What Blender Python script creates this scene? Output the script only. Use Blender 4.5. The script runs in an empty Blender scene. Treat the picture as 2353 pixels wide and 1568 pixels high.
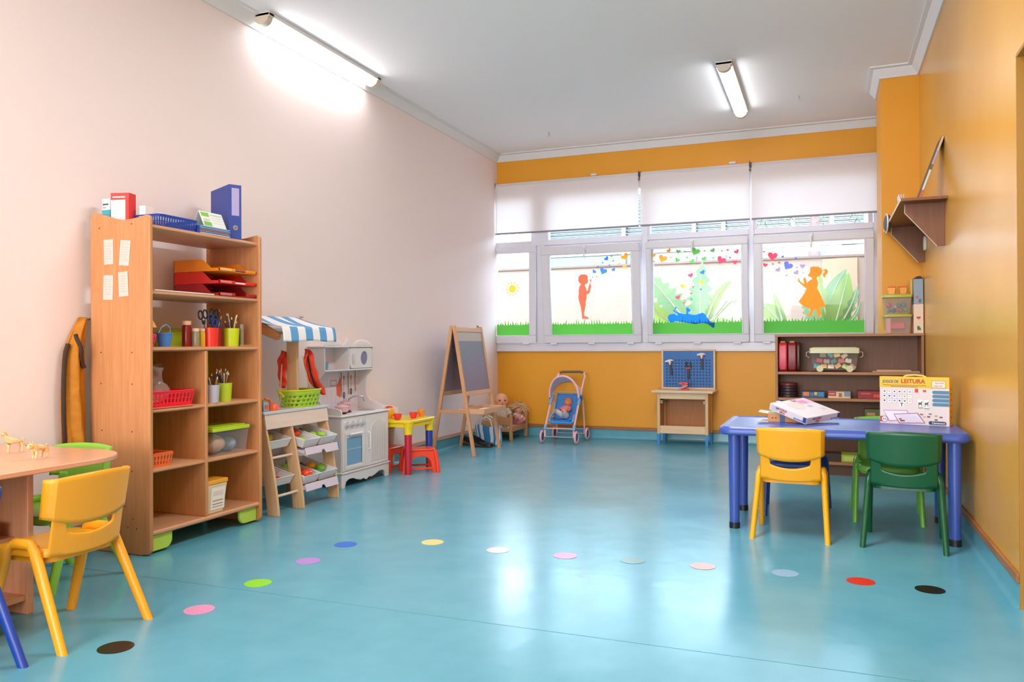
import bpy, bmesh, math, random
from mathutils import Vector, Matrix, Euler
random.seed(7)
S = bpy.context.scene; COL = S.collection; PI = math.pi
# ------------------------------------------------------------------ camera
W, H = 4.296, 3.28            # room width, ceiling height (x right, y to the window wall, z up)
CX, CY, CZ = 3.5855, -8.6403, 1.05
yaw, pitch, roll = 0.37536541, 0.00482636, -0.00445645
fw = Vector((-math.sin(yaw)*math.cos(pitch), math.cos(yaw)*math.cos(pitch), math.sin(pitch)))
rt = Vector((math.cos(yaw), math.sin(yaw), 0)); up = rt.cross(fw)
r2 = rt*math.cos(roll)+up*math.sin(roll); u2 = -rt*math.sin(roll)+up*math.cos(roll)
cd = bpy.data.cameras.new('camera'); cd.sensor_width = 36; cd.lens = 1826.163/2353*36; cd.clip_start = .05; cd.clip_end = 200
cam = bpy.data.objects.new('camera', cd); COL.objects.link(cam)
cam.matrix_world = Matrix(((r2.x,u2.x,-fw.x,CX),(r2.y,u2.y,-fw.y,CY),(r2.z,u2.z,-fw.z,CZ),(0,0,0,1)))
S.camera = cam
# ------------------------------------------------------------------ sky, sun, lamps, exposure
wd = bpy.data.worlds.new('sky'); S.world = wd; wd.use_nodes = True
bg = wd.node_tree.nodes['Background']; bg.inputs[0].default_value = (.68,.84,1,1); bg.inputs[1].default_value = 9.0
def lamp(name, kind, loc, rot, energy, col, **k):
    l = bpy.data.lights.new(name, kind); l.energy = energy; l.color = col
    for a, b in k.items(): setattr(l, a, b)
    o = bpy.data.objects.new(name, l); o.location = loc; o.rotation_euler = rot; COL.objects.link(o); return o
lamp('sun', 'SUN', (0,0,8), (math.radians(72),0,0), 14.0, (1,.95,.88), angle=.03)
for i, (x, y, e) in enumerate(((2.7,-4.9,48),(0.3,-7.6,16),(2.85,-9.2,26),(0.9,-10.6,24))):
    lamp('ceiling_tube', 'AREA', (x,y,3.2), (0,0,0), e, (.98,.985,1), shape='RECTANGLE', size=.35, size_y=1.4)  # unseen area lamps added overhead to brighten the room
lamp('added_rear_fill', 'AREA', (2.1,-13.8,1.7), (math.radians(90),0,0), 270, (.97,.97,1), shape='RECTANGLE', size=3.8, size_y=2.6)  # big unseen lamp panel added behind the camera for even fill
TUBE = 13.0
vs = S.view_settings; vs.view_transform = 'Standard'; vs.look = 'None'; vs.gamma = 1; vs.use_curve_mapping = False; vs.exposure = 0.42
# ------------------------------------------------------------------ materials
def lin(c):
    c = c.lstrip('#'); v = [int(c[i:i+2],16)/255 for i in (0,2,4)]
    return tuple((x/12.92 if x <= .04045 else ((x+.055)/1.055)**2.4) for x in v)
MC = {}; SCL = [1.0]
def mat(c, rough=.5, metal=0, trans=0, spec=.5, kind=None, c2=None, scale=8, bump=0, emit=0, key=None, coat=0):
    k = (SCL[0],c,rough,metal,trans,spec,kind,c2,scale,bump,emit,coat)
    if k in MC: return MC[k]
    m = bpy.data.materials.new((key or kind or 'paint')+'_'+c.strip('#')); m.use_nodes = True; MC[k] = m
    nt = m.node_tree; N = nt.nodes; L = nt.links; b = N['Principled BSDF']; out = N['Material Output']
    col = tuple(q_*SCL[0] for q_ in lin(c))+(1,); b.inputs['Base Color'].default_value = col; b.inputs['Roughness'].default_value = rough
    b.inputs['Metallic'].default_value = metal; b.inputs['Specular IOR Level'].default_value = spec
    if coat: b.inputs['Coat Weight'].default_value = coat; b.inputs['Coat Roughness'].default_value = .15
    tc = N.new('ShaderNodeTexCoord')
    def noise(sc, detail=3, stretch=None):
        n = N.new('ShaderNodeTexNoise'); n.inputs['Scale'].default_value = sc; n.inputs['Detail'].default_value = detail
        if stretch:
            mp = N.new('ShaderNodeMapping'); mp.inputs['Scale'].default_value = stretch
            L.new(tc.outputs['Object'], mp.inputs[0]); L.new(mp.outputs[0], n.inputs['Vector'])
        else: L.new(tc.outputs['Object'], n.inputs['Vector'])
        return n
    def mixcol(fac, a, bb, lo=.35, hi=.65):
        r = N.new('ShaderNodeMapRange'); r.inputs[1].default_value = lo; r.inputs[2].default_value = hi; L.new(fac, r.inputs[0])
        x = N.new('ShaderNodeMix'); x.data_type = 'RGBA'; x.inputs[6].default_value = a; x.inputs[7].default_value = bb
        L.new(r.outputs[0], x.inputs[0]); L.new(x.outputs[2], b.inputs['Base Color']); return x
    cc2 = (tuple(q_*SCL[0] for q_ in lin(c2)) if c2 else tuple(v*.82 for v in col[:3]))+(1,)
    if kind == 'wood':      # grain runs along z
        n = noise(scale, 4, (9,9,.55)); mixcol(n.outputs[0], col, cc2, .3, .7)
    elif kind == 'woody':   # grain runs along y
        n = noise(scale, 4, (9,.55,9)); mixcol(n.outputs[0], col, cc2, .3, .7)
    elif kind == 'woodx':
        n = noise(scale, 4, (.55,9,9)); mixcol(n.outputs[0], col, cc2, .3, .7)
    elif kind == 'mottle' or kind == 'fabric':
        n = noise(scale, 5); mixcol(n.outputs[0], col, cc2, .3, .7)
    elif kind == 'stripes':  # bands along generated x
        sx = N.new('ShaderNodeSeparateXYZ'); L.new(tc.outputs['UV'], sx.inputs[0])
        ma = N.new('ShaderNodeMath'); ma.operation = 'MULTIPLY'; ma.inputs[1].default_value = scale; L.new(sx.outputs[0], ma.inputs[0])
        fr = N.new('ShaderNodeMath'); fr.operation = 'FRACT'; L.new(ma.outputs[0], fr.inputs[0])
        gt = N.new('ShaderNodeMath'); gt.operation = 'GREATER_THAN'; gt.inputs[1].default_value = .5; L.new(fr.outputs[0], gt.inputs[0])
        mixcol(gt.outputs[0], col, cc2, 0, 1)
    if kind in ('trans', 'blind'):   # cloth or film that lets daylight through
        t = N.new('ShaderNodeBsdfTranslucent'); t.inputs[0].default_value = cc2 if c2 else col
        x = N.new('ShaderNodeMixShader'); x.inputs[0].default_value = trans
        L.new(b.outputs[0], x.inputs[1]); L.new(t.outputs[0], x.inputs[2]); L.new(x.outputs[0], out.inputs[0])
    if kind == 'glass':
        t = N.new('ShaderNodeBsdfTransparent'); t.inputs[0].default_value = col
        g = N.new('ShaderNodeBsdfGlossy'); g.inputs['Roughness'].default_value = rough
        f0 = N.new('ShaderNodeLayerWeight'); f0.inputs[0].default_value = .5
        f1 = N.new('ShaderNodeMath'); f1.operation = 'POWER'; f1.inputs[1].default_value = 4; L.new(f0.outputs[1], f1.inputs[0])
        f = N.new('ShaderNodeMath'); f.operation = 'MULTIPLY_ADD'; f.inputs[1].default_value = .6; f.inputs[2].default_value = .035; L.new(f1.outputs[0], f.inputs[0])
        x = N.new('ShaderNodeMixShader'); L.new(f.outputs[0], x.inputs[0]); L.new(t.outputs[0], x.inputs[1]); L.new(g.outputs[0], x.inputs[2])
        if trans:   # milky plastic
            y = N.new('ShaderNodeMixShader'); y.inputs[0].default_value = trans
            L.new(x.outputs[0], y.inputs[1]); L.new(b.outputs[0], y.inputs[2]); L.new(y.outputs[0], out.inputs[0])
        else: L.new(x.outputs[0], out.inputs[0])
    if emit:
        b.inputs['Emission Color'].default_value = col; b.inputs['Emission Strength'].default_value = emit
    if bump:
        n = noise(scale*3, 3); bp = N.new('ShaderNodeBump'); bp.inputs['Strength'].default_value = bump; bp.inputs['Distance'].default_value = .01
        L.new(n.outputs[0], bp.inputs['Height']); L.new(bp.outputs[0], b.inputs['Normal'])
    return m
# ------------------------------------------------------------------ geometry helpers
def V(*a): return Vector(a)
class G:
    def __init__(s): s.bm = bmesh.new(); s.mi = 0
    def _f(s, vs):
        try: f = s.bm.faces.new(vs); f.material_index = s.mi; return f
        except ValueError: return None
    def box(s, x0, y0, z0, x1, y1, z1, M=None):
        v = [s.bm.verts.new(p) for p in ((x0,y0,z0),(x1,y0,z0),(x1,y1,z0),(x0,y1,z0),(x0,y0,z1),(x1,y0,z1),(x1,y1,z1),(x0,y1,z1))]
        for q in ((3,2,1,0),(4,5,6,7),(0,1,5,4),(1,2,6,5),(2,3,7,6),(3,0,4,7)): s._f([v[i] for i in q])
        if M:
            for p in v: p.co = M @ p.co
        return s
    def cbox(s, c, d, rot=(0,0,0)):
        M = Matrix.Translation(c) @ Euler(rot).to_matrix().to_4x4()
        return s.box(-d[0]/2,-d[1]/2,-d[2]/2,d[0]/2,d[1]/2,d[2]/2, M)
    def frame(s, x0, z0, x1, z1, a, y0, y1, b=None, M=None):   # picture-frame in xz
        b = b if b is not None else a
        for q in ((x0,z0,x1,z0+b),(x0,z1-b,x1,z1),(x0,z0+b,x0+a,z1-b),(x1-a,z0+b,x1,z1-b)): s.box(q[0],y0,q[1],q[2],y1,q[3],M)
        return s
    def tube(s, pts, r, n=8, closed=False, cap=True):
        pts = [Vector(p) for p in pts]; k = len(pts); R = r if isinstance(r, (list,tuple)) else [r]*k
        rings = []; ref = None
        for i, p in enumerate(pts):
            a = pts[i-1] if (i or closed) else p; b = pts[(i+1)%k] if (i < k-1 or closed) else p
            d = (b-a).normalized() if (b-a).length > 1e-9 else Vector((0,0,1))
            if ref is None:
                ref = d.orthogonal().normalized()
            ref = (ref - d*ref.dot(d))
            ref = ref.normalized() if ref.length > 1e-6 else d.orthogonal().normalized()
            q = d.cross(ref)
            rings.append([s.bm.verts.new(p+(ref*math.cos(2*PI*j/n)+q*math.sin(2*PI*j/n))*R[i]) for j in range(n)])
        m = k if closed else k-1
        for i in range(m):
            A = rings[i]; B = rings[(i+1)%k]
            for j in range(n): s._f([A[j],A[(j+1)%n],B[(j+1)%n],B[j]])
        if cap and not closed: s._f(rings[0][::-1]); s._f(rings[-1])
        return s
    def cyl(s, p0, p1, r0, r1=None, n=16): return s.tube([p0,p1],[r0, r0 if r1 is None else r1], n)
    def lathe(s, prof, c=(0,0,0), n=24, M=None, sx=1, sy=1):
        rings = []; vs = []
        for r, z in prof:
            if r < 1e-5: ring = [s.bm.verts.new((c[0],c[1],c[2]+z))]
            else: ring = [s.bm.verts.new((c[0]+sx*r*math.cos(2*PI*j/n),c[1]+sy*r*math.sin(2*PI*j/n),c[2]+z)) for j in range(n)]
            rings.append(ring); vs += ring
        for A, B in zip(rings, rings[1:]):
            for j in range(n):
                j2 = (j+1)%n
                if len(A) == 1 and len(B) == 1: continue
                if len(A) == 1: s._f([A[0],B[j2],B[j]])
                elif len(B) == 1: s._f([A[j],A[j2],B[0]])
                else: s._f([A[j],A[j2],B[j2],B[j]])
        if len(rings[0]) > 1: s._f(rings[0][::-1])
        if len(rings[-1]) > 1: s._f(rings[-1])
        if M:
            for p in vs: p.co = M @ p.co
        return s
    def ell(s, c, r, n=16, M=None):
        if not isinstance(r, (tuple,list)): r = (r,r,r)
        k = max(6, n//2)
        pr = [(math.sin(PI*i/k), -math.cos(PI*i/k)) for i in range(k+1)]
        T = Matrix.Translation(c) @ (M or Matrix()) @ Matrix.Diagonal((r[0],r[1],r[2],1))
        return s.lathe([(a if a > 1e-4 else 0, b) for a, b in pr], (0,0,0), n, T)
    def prism(s, pts, ax, a, b, M=None):
        def P(u, v, w): return {'x':(w,u,v),'y':(u,w,v),'z':(u,v,w)}[ax]
        A = [s.bm.verts.new(P(u,v,a)) for u, v in pts]; B = [s.bm.verts.new(P(u,v,b)) for u, v in pts]
        s._f(A); s._f(B[::-1])
        for i in range(len(pts)):
            j = (i+1)%len(pts); s._f([A[j],A[i],B[i],B[j]])
        if M:
            for p in A+B: p.co = M @ p.co
        return s
    def sheet(s, fn, nu, nv, uv=False):
        g = [[s.bm.verts.new(fn(i/nu,j/nv)) for j in range(nv+1)] for i in range(nu+1)]
        lay = s.bm.loops.layers.uv.verify() if uv else None
        for i in range(nu):
            for j in range(nv):
                f = s._f([g[i][j],g[i+1][j],g[i+1][j+1],g[i][j+1]])
                if uv and f:
                    for l, (a, b) in zip(f.loops, ((i,j),(i+1,j),(i+1,j+1),(i,j+1))): l[lay].uv = (a/nu,b/nv)
        return s
def gm(o):
    m = o.matrix_basis.copy()
    while o.parent: o = o.parent; m = o.matrix_basis @ m
    return m
def tag(o, label=None, cat=None, group=None, kind=None):
    if label: o['label'] = label
    if cat: o['category'] = cat
    if group: o['group'] = group
    if kind: o['kind'] = kind
    return o
def build(s, name, m, parent=None, bevel=0, solid=0, sub=0, smooth=True, off=0, M=None, seg=2):
    bm = s.bm
    if M:
        for v in bm.verts: v.co = M @ v.co
    bmesh.ops.recalc_face_normals(bm, faces=bm.faces)
    if smooth:
        for f in bm.faces: f.smooth = True
        for e in bm.edges:
            if len(e.link_faces) == 2 and e.calc_face_angle(0) > .62: e.smooth = False
    if parent: I = gm(parent).inverted()
    else:
        xs = [v.co for v in bm.verts]
        lo = [min(c[i] for c in xs) for i in range(3)]; hi = [max(c[i] for c in xs) for i in range(3)]
        loc = Vector(((lo[0]+hi[0])/2,(lo[1]+hi[1])/2,lo[2])); I = Matrix.Translation(-loc)
    for v in bm.verts: v.co = I @ v.co
    me = bpy.data.meshes.new(name); bm.to_mesh(me); bm.free()
    for q in (m if isinstance(m, (list,tuple)) else [m]): me.materials.append(q)
    o = bpy.data.objects.new(name, me); COL.objects.link(o)
    if parent: o.parent = parent
    else: o.location = loc
    if solid: d = o.modifiers.new('solid','SOLIDIFY'); d.thickness = solid; d.offset = off
    if sub: d = o.modifiers.new('sub','SUBSURF'); d.levels = d.render_levels = sub
    if bevel: d = o.modifiers.new('bevel','BEVEL'); d.width = bevel; d.segments = seg; d.limit_method = 'ANGLE'; d.angle_limit = .7
    return o
G.build = build
def thing(name, label, cat, loc=(0,0,0), rz=0, group=None, kind=None):
    o = bpy.data.objects.new(name, None); COL.objects.link(o); o.empty_display_size = .05
    o.location = loc; o.rotation_euler = (0,0,rz); return tag(o, label, cat, group, kind)
def struct(g, name, m, parent=None, **k):
    o = g.build(name, m, parent, **k)
    if not parent: o['kind'] = 'structure'
    return o
def text(name, s, m, parent, size, M, depth=.0004, bold=0, align='CENTER', width=0):
    c = bpy.data.curves.new(name,'FONT'); c.body = s; c.size = size; c.extrude = depth; c.offset = bold*size; c.align_x = align; c.align_y = 'CENTER'
    t = bpy.data.objects.new('tmp', c); COL.objects.link(t)
    me = bpy.data.meshes.new_from_object(t); COL.objects.unlink(t); bpy.data.objects.remove(t)
    if width:
        xs_ = [v.co.x for v in me.vertices]; me.transform(Matrix.Diagonal((width/(max(xs_)-min(xs_)),1,1,1)))
    me.transform(gm(parent).inverted() @ M); me.materials.clear(); me.materials.append(m)
    o = bpy.data.objects.new(name, me); COL.objects.link(o); o.parent = parent; return o
def skin(name, nodes, edges, m, parent=None, sub=2, M=None):   # nodes: (x,y,z,r)
    me = bpy.data.meshes.new(name); T = (gm(parent).inverted() if parent else Matrix()) @ (M or Matrix())
    me.from_pydata([T @ Vector(n[:3]) for n in nodes], edges, []); o = bpy.data.objects.new(name, me); COL.objects.link(o)
    if parent: o.parent = parent
    d = o.modifiers.new('skin','SKIN'); d.use_smooth_shade = True
    sv = me.skin_vertices[0].data if me.skin_vertices else None
    if sv is None:
        b = bmesh.new(); b.from_mesh(me); b.verts.layers.skin.verify(); b.to_mesh(me); b.free(); sv = me.skin_vertices[0].data
    for i, n in enumerate(nodes):
        r = n[3]; sv[i].radius = r if isinstance(r, tuple) else (r,r)
    sv[0].use_root = True
    d = o.modifiers.new('sub','SUBSURF'); d.levels = d.render_levels = sub
    me.materials.append(m)
    return o
def Rm(rx=0, ry=0, rz=0, loc=(0,0,0)): return Matrix.Translation(loc) @ Euler((rx,ry,rz)).to_matrix().to_4x4()
def arc(cx, cy, r, a0, a1, n, ry=None):
    return [(cx+r*math.cos(a0+(a1-a0)*i/n), cy+(ry or r)*math.sin(a0+(a1-a0)*i/n)) for i in range(n+1)]
def rrect(x0, y0, x1, y1, r, n=5):
    return arc(x1-r,y1-r,r,0,PI/2,n)+arc(x0+r,y1-r,r,PI/2,PI,n)+arc(x0+r,y0+r,r,PI,1.5*PI,n)+arc(x1-r,y0+r,r,1.5*PI,2*PI,n)
WHITE = mat('#ebe6e6', .35, key='white_lacquer'); PVC = mat('#dcdae2', .3, key='white_frame')
BLACK = mat('#17171a', .4, key='black_plastic'); STEEL = mat('#c9cbd0', .25, 1, key='steel')
# ================================================================== ROOM SHELL
def floor_mat():
    m = mat('#64a8ba', .2, kind='mottle', c2='#5ca0b3', scale=5, key='teal_linoleum', spec=.4)
    nt = m.node_tree; N = nt.nodes; L = nt.links; b = N['Principled BSDF']
    n = N.new('ShaderNodeTexNoise'); n.inputs['Scale'].default_value = 1.3; n.inputs['Detail'].default_value = 4
    tc = N.new('ShaderNodeTexCoord'); L.new(tc.outputs['Object'], n.inputs['Vector'])
    r = N.new('ShaderNodeMapRange'); r.inputs[1].default_value = .3; r.inputs[2].default_value = .7; r.inputs[3].default_value = .17; r.inputs[4].default_value = .27
    L.new(n.outputs[0], r.inputs[0]); L.new(r.outputs[0], b.inputs['Roughness'])
    w = N.new('ShaderNodeTexNoise'); w.inputs['Scale'].default_value = 7; w.inputs['Detail'].default_value = 2
    L.new(tc.outputs['Object'], w.inputs['Vector'])
    bp = N.new('ShaderNodeBump'); bp.inputs['Strength'].default_value = .06; bp.inputs['Distance'].default_value = .02
    L.new(w.outputs[0], bp.inputs['Height']); L.new(bp.outputs[0], b.inputs['Normal'])
    return m
FLOOR = floor_mat(); BACKY = -14.0
YEL = mat('#e8a129', .42, kind='mottle', c2='#e59d26', scale=1.5, key='ochre_wall', spec=.35)
YELR = mat('#e2a640', .27, kind='mottle', c2='#d99a35', scale=1.2, key='satin_ochre_wall', spec=.85, bump=.02)
PINK = mat('#f4e2de', .6, key='blush_wall', spec=.3); CEIL = mat('#faf9fb', .75, key='ceiling_paint', spec=.2)
TRIM = mat('#e4e2e2', .5, key='cornice_paint')
struct(G().box(-.3,BACKY,-.1,W+1.6,.2,0), 'floor', FLOOR)
# welded seam between two sheets of lino
tag(G().box(0.0,-5.882,0,W,-5.879,.0006).build('trim_1', mat('#3f8e96',.4)), kind='structure')
struct(G().box(-.3,BACKY,H,W+1.6,.2,H+.2), 'ceiling', CEIL)
struct(G().box(-.2,BACKY,0,0,.02,H), 'wall_left', PINK)
g = G(); g.box(0,0,0,W,.2,.985); g.box(0,0,2.925,W,.2,H); g.box(4.11,0,.985,W,.2,2.925)
struct(g, 'wall_back', YEL)
g = G(); g.box(W,-4.99,0,W+.25,.2,H); g.box(W,BACKY,0,W+.25,-5.95,H); g.box(W,-5.95,2.19,W+.25,-4.99,H)
struct(g, 'wall_right', YELR)
struct(G().box(4.018,-1.545,0,W,-.95,H), 'wall_pier', YEL)
struct(G().box(-.2,BACKY-.2,0,W+.25,BACKY,H), 'wall_front', PINK)
# door opening on the right: jamb lining, pale door leaf
d1 = thing('door_1', None, None, (W+.2,-5.47,0), kind='structure')
g = G(); g.box(W-.003,-5.0,0,W+.25,-4.9905,2.175).box(W-.003,-5.949,2.175,W+.25,-4.9905,2.1895); g.build('door_frame', mat('#a8741f',.5), d1)
G().box(W+.07,-5.94,.02,W+.11,-5.0,2.17).build('door_leaf', mat('#c9c3ba',.5), d1, bevel=.004)
# cornices: stepped coving profile
def coving(name, pts):   # pts: wall-side points clockwise with inward normal
    prof = [(0,H-.085),(.012,H-.085),(.018,H-.07),(.05,H-.03),(.055,H-.018),(.085,H-.012),(.085,H),(0,H)]
    g = G()
    (x0,y0),(x1,y1),(nx,ny),e0,e1 = pts
    d = Vector((x1-x0,y1-y0)).normalized()
    A = [g.bm.verts.new((x0+nx*a+d.x*e0*a,y0+ny*a+d.y*e0*a,z)) for a,z in prof]
    B = [g.bm.verts.new((x1+nx*a-d.x*e1*a,y1+ny*a-d.y*e1*a,z)) for a,z in prof]
    g._f(A); g._f(B[::-1])
    for i in range(len(prof)): j=(i+1)%len(prof); g._f([A[i],A[j],B[j],B[i]])
    return struct(g, name, TRIM)
coving('trim_2', ((0,BACKY),(0,0),(1,0),0,1))
coving('trim_3', ((0,0),(W,0),(0,-1),1,1))
coving('trim_4', ((4.018,-.95),(4.018,-1.545),(-1,0),0,-1))
coving('trim_5', ((4.018,-1.545),(W,-1.545),(0,-1),-1,1))
coving('trim_6', ((W,-1.545),(W,BACKY),(-1,0),1,0))
# coved vinyl skirting with a wooden rail on top
WR = mat('#a9713f', .4, kind='woody', c2='#8c5a30', scale=6, key='rail_wood'); WRP = mat('#d2ad98', .45, kind='woody', c2='#c49c86', scale=6, key='pale_rail')
WRX = mat('#a9713f', .4, kind='woodx', c2='#8c5a30', scale=6, key='rail_wood')
def skirt(side, x0, y0, x1, y1, nx, ny, m, wood):
    R = .025; prof = [(0,.1)]+[(.004+R-R*math.cos(t*PI/10),R-R*math.sin(t*PI/10)+.0) for t in range(0,6)]+[(0,0)]
    prof = [(0,.1),(.004,.1),(.004,R)]+[(.004+R-R*math.cos(t*PI/10),R-R*math.sin(t*PI/10)) for t in range(1,5)]+[(.004+R,.0008),(0,.0)]
    g = G(); A = [g.bm.verts.new((x0+nx*a,y0+ny*a,z)) for a,z in prof]; B = [g.bm.verts.new((x1+nx*a,y1+ny*a,z)) for a,z in prof]
    g._f(A); g._f(B[::-1])
    for i in range(len(prof)): j=(i+1)%len(prof); g._f([A[i],A[j],B[j],B[i]])
    o = struct(g, 'baseboard_'+side, m)
    a, b = sorted((x0, x1+nx*.014)) if nx else (x0,x1)
    g = G()
    if nx: g.box(min(x0,x0+nx*.014),min(y0,y1),.1,max(x0,x0+nx*.014),max(y0,y1),.137)
    else: g.box(x0,min(y0,y0+ny*.014),.1,x1,max(y0,y0+ny*.014),.137)
    g.build('wooden_rail', wood, o, bevel=.004)
skirt('left',0,BACKY,0,0,1,0,FLOOR,WRP); skirt('back',0,0,W,0,0,-1,FLOOR,WRX)
skirt('right',W,-4.99,W,-1.545,-1,0,FLOOR,WR); skirt('pier',4.018,-1.545,W,-1.545,0,-1,FLOOR,WRX); skirt('front',W,BACKY,W,-5.96,-1,0,FLOOR,WR)
# fluorescent ceiling lights
def ceiling_light(label, x0, x1, y0, y1):
    t = thing('ceiling_light', label, 'ceiling light', ((x0+x1)/2,(y0+y1)/2,H-.07)); xm = (x0+x1)/2; w = (x1-x0)/2
    G().box(x0,y0,H-.03,x1,y1,H).build('base_tray', mat('#d8d4d2',.4), t, bevel=.004)
    pr = [(xm-w*.82,H-.03)]+[(xm-w*.78*math.cos(a*PI/10),H-.03-.045*math.sin(a*PI/10)) for a in range(0,11)]+[(xm+w*.82,H-.03)]
    G().prism(pr,'y',y0+.05,y1-.05).build('diffuser', mat('#fbfdff',.3,emit=TUBE,key='lit_diffuser'), t)
    pe = [(x0,H-.03),(x0+.004,H-.04)]+[(xm-w*.86*math.cos(a*PI/10),H-.034-.05*math.sin(a*PI/10)) for a in range(0,11)]+[(x1-.004,H-.04),(x1,H-.03),(x1,H-.012),(x0,H-.012)]
    for a, b in ((y0,y0+.05),(y1-.05,y1)): G().prism(pe,'y',a,b).build('end_cap', mat('#d3c6b4',.4), t)
ceiling_light('long lit fluorescent ceiling light against the pink left wall', .035,.165,-4.33,-2.90)
ceiling_light('short-looking lit fluorescent ceiling light over the right half of the room', 2.79,2.92,-2.22,-.80)
# small fittings
for x, lb in ((1.18,'small white wall clip above the left roller blind'),(2.687,'small white wall clip above the middle roller blind')):
    o = G().box(x-.035,-.02,2.945,x+.035,0,2.97).build('wall_clip', WHITE, bevel=.008); tag(o, lb, 'clip')
for x, y, lb in ((.9,-.75,'tiny grey ceiling hook near the left end of the back wall'),(3.38,-1.05,'tiny grey ceiling hook left of the pier')):
    g = G(); g.cyl((x,y,H),(x,y,H-.02),.004); g.tube([(x,y,H-.02),(x+.008,y,H-.026),(x+.01,y,H-.036),(x,y,H-.042),(x-.008,y,H-.036)],.003,6)
    tag(g.build('ceiling_hook', mat('#9a9a9c',.4)), lb, 'hook')
# ================================================================== FLOOR DOTS
for x, y, c, n in ((1.278,-6.566,'#141416','black floor dot in front of the yellow chair at the lower left'),(1.261,-6.15,'#e79ac0','bright pink floor dot between the black dot and the lime dot'),
    (1.246,-5.779,'#8fdc3c','lime green floor dot in front of the tall wooden bookcase'),(1.235,-5.398,'#b98ad6','purple floor dot between the lime and the blue dots'),
    (1.226,-5.059,'#2b6fd6','blue floor dot at the corner of the dotted line'),(1.635,-4.857,'#f2d98c','pale yellow floor dot right of the blue dot'),
    (2.023,-4.884,'#dcc7cf','whitish pink floor dot in the bright window reflection'),(2.378,-4.867,'#d08bab','dusty pink floor dot right of the whitish one'),
    (2.711,-4.836,'#6d9c99','grey green floor dot in the middle of the floor'),(3.042,-4.817,'#c08a72','brown floor dot between the grey green and the light blue dots'),
    (3.409,-4.801,'#93b9d6','light blue floor dot in front of the blue table'),(3.725,-4.817,'#d92a17','red floor dot in front of the dark green chair'),
    (3.994,-4.842,'#101012','black floor dot nearest the right wall')):
    o = G().lathe([(.0,0),(.059,0),(.059,.001),(0,.001)],(x,y,.0006),40).build('floor_dot', mat(c,.25,key='vinyl_dot'))
    tag(o, n, 'floor sticker', 'round stickers in a line on the floor')
# ================================================================== WINDOW WALL
BOY= [(1.023, 0.717), (1.027, 0.739), (1.043, 0.76), (1.071, 0.767), (1.102, 0.766), (1.126, 0.755), (1.134, 0.733), (1.13, 0.714), (1.139, 0.691), (1.129, 0.68), (1.132, 0.668), (1.116, 0.662), (1.101, 0.657), (1.097, 0.641), (1.108, 0.618), (1.116, 0.581), (1.129, 0.588), (1.136, 0.617), (1.146, 0.646), (1.156, 0.664), (1.16, 0.69), (1.154, 0.696), (1.161, 0.708), (1.173, 0.708), (1.176, 0.693), (1.165, 0.683), (1.162, 0.653), (1.17, 0.631), (1.16, 0.602), (1.153, 0.565), (1.137, 0.549), (1.115, 0.543), (1.11, 0.499), (1.099, 0.455), (1.098, 0.425), (1.087, 0.38), (1.076, 0.336), (1.078, 0.303), (1.103, 0.296), (1.13, 0.281), (1.126, 0.269), (1.049, 0.27), (1.05, 0.303), (1.046, 0.351), (1.039, 0.411), (1.022, 0.471), (1.015, 0.516), (1.022, 0.553), (1.024, 0.606), (1.038, 0.642), (1.054, 0.661), (1.036, 0.672), (1.022, 0.695)]
LYING= [(2.01, 0.267), (2.013, 0.283), (2.027, 0.298), (2.05, 0.306), (2.076, 0.308), (2.096, 0.303), (2.102, 0.288), (2.112, 0.291), (2.115, 0.308), (2.096, 0.318), (2.077, 0.331), (2.064, 0.345), (2.074, 0.351), (2.084, 0.348), (2.091, 0.364), (2.086, 0.377), (2.098, 0.384), (2.107, 0.373), (2.102, 0.36), (2.092, 0.354), (2.087, 0.342), (2.103, 0.331), (2.135, 0.317), (2.174, 0.303), (2.206, 0.303), (2.211, 0.326), (2.21, 0.345), (2.206, 0.362), (2.22, 0.374), (2.236, 0.364), (2.257, 0.338), (2.25, 0.328), (2.231, 0.325), (2.227, 0.306), (2.264, 0.295), (2.308, 0.291), (2.341, 0.304), (2.373, 0.313), (2.398, 0.306), (2.416, 0.276), (2.441, 0.237), (2.46, 0.224), (2.469, 0.204), (2.484, 0.204), (2.5, 0.21), (2.503, 0.184), (2.496, 0.152), (2.477, 0.155), (2.452, 0.178), (2.427, 0.195), (2.377, 0.205), (2.338, 0.201), (2.306, 0.193), (2.268, 0.2), (2.21, 0.211), (2.159, 0.218), (2.12, 0.222), (2.1, 0.234), (2.087, 0.226), (2.061, 0.215), (2.035, 0.217), (2.015, 0.237)]
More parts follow.
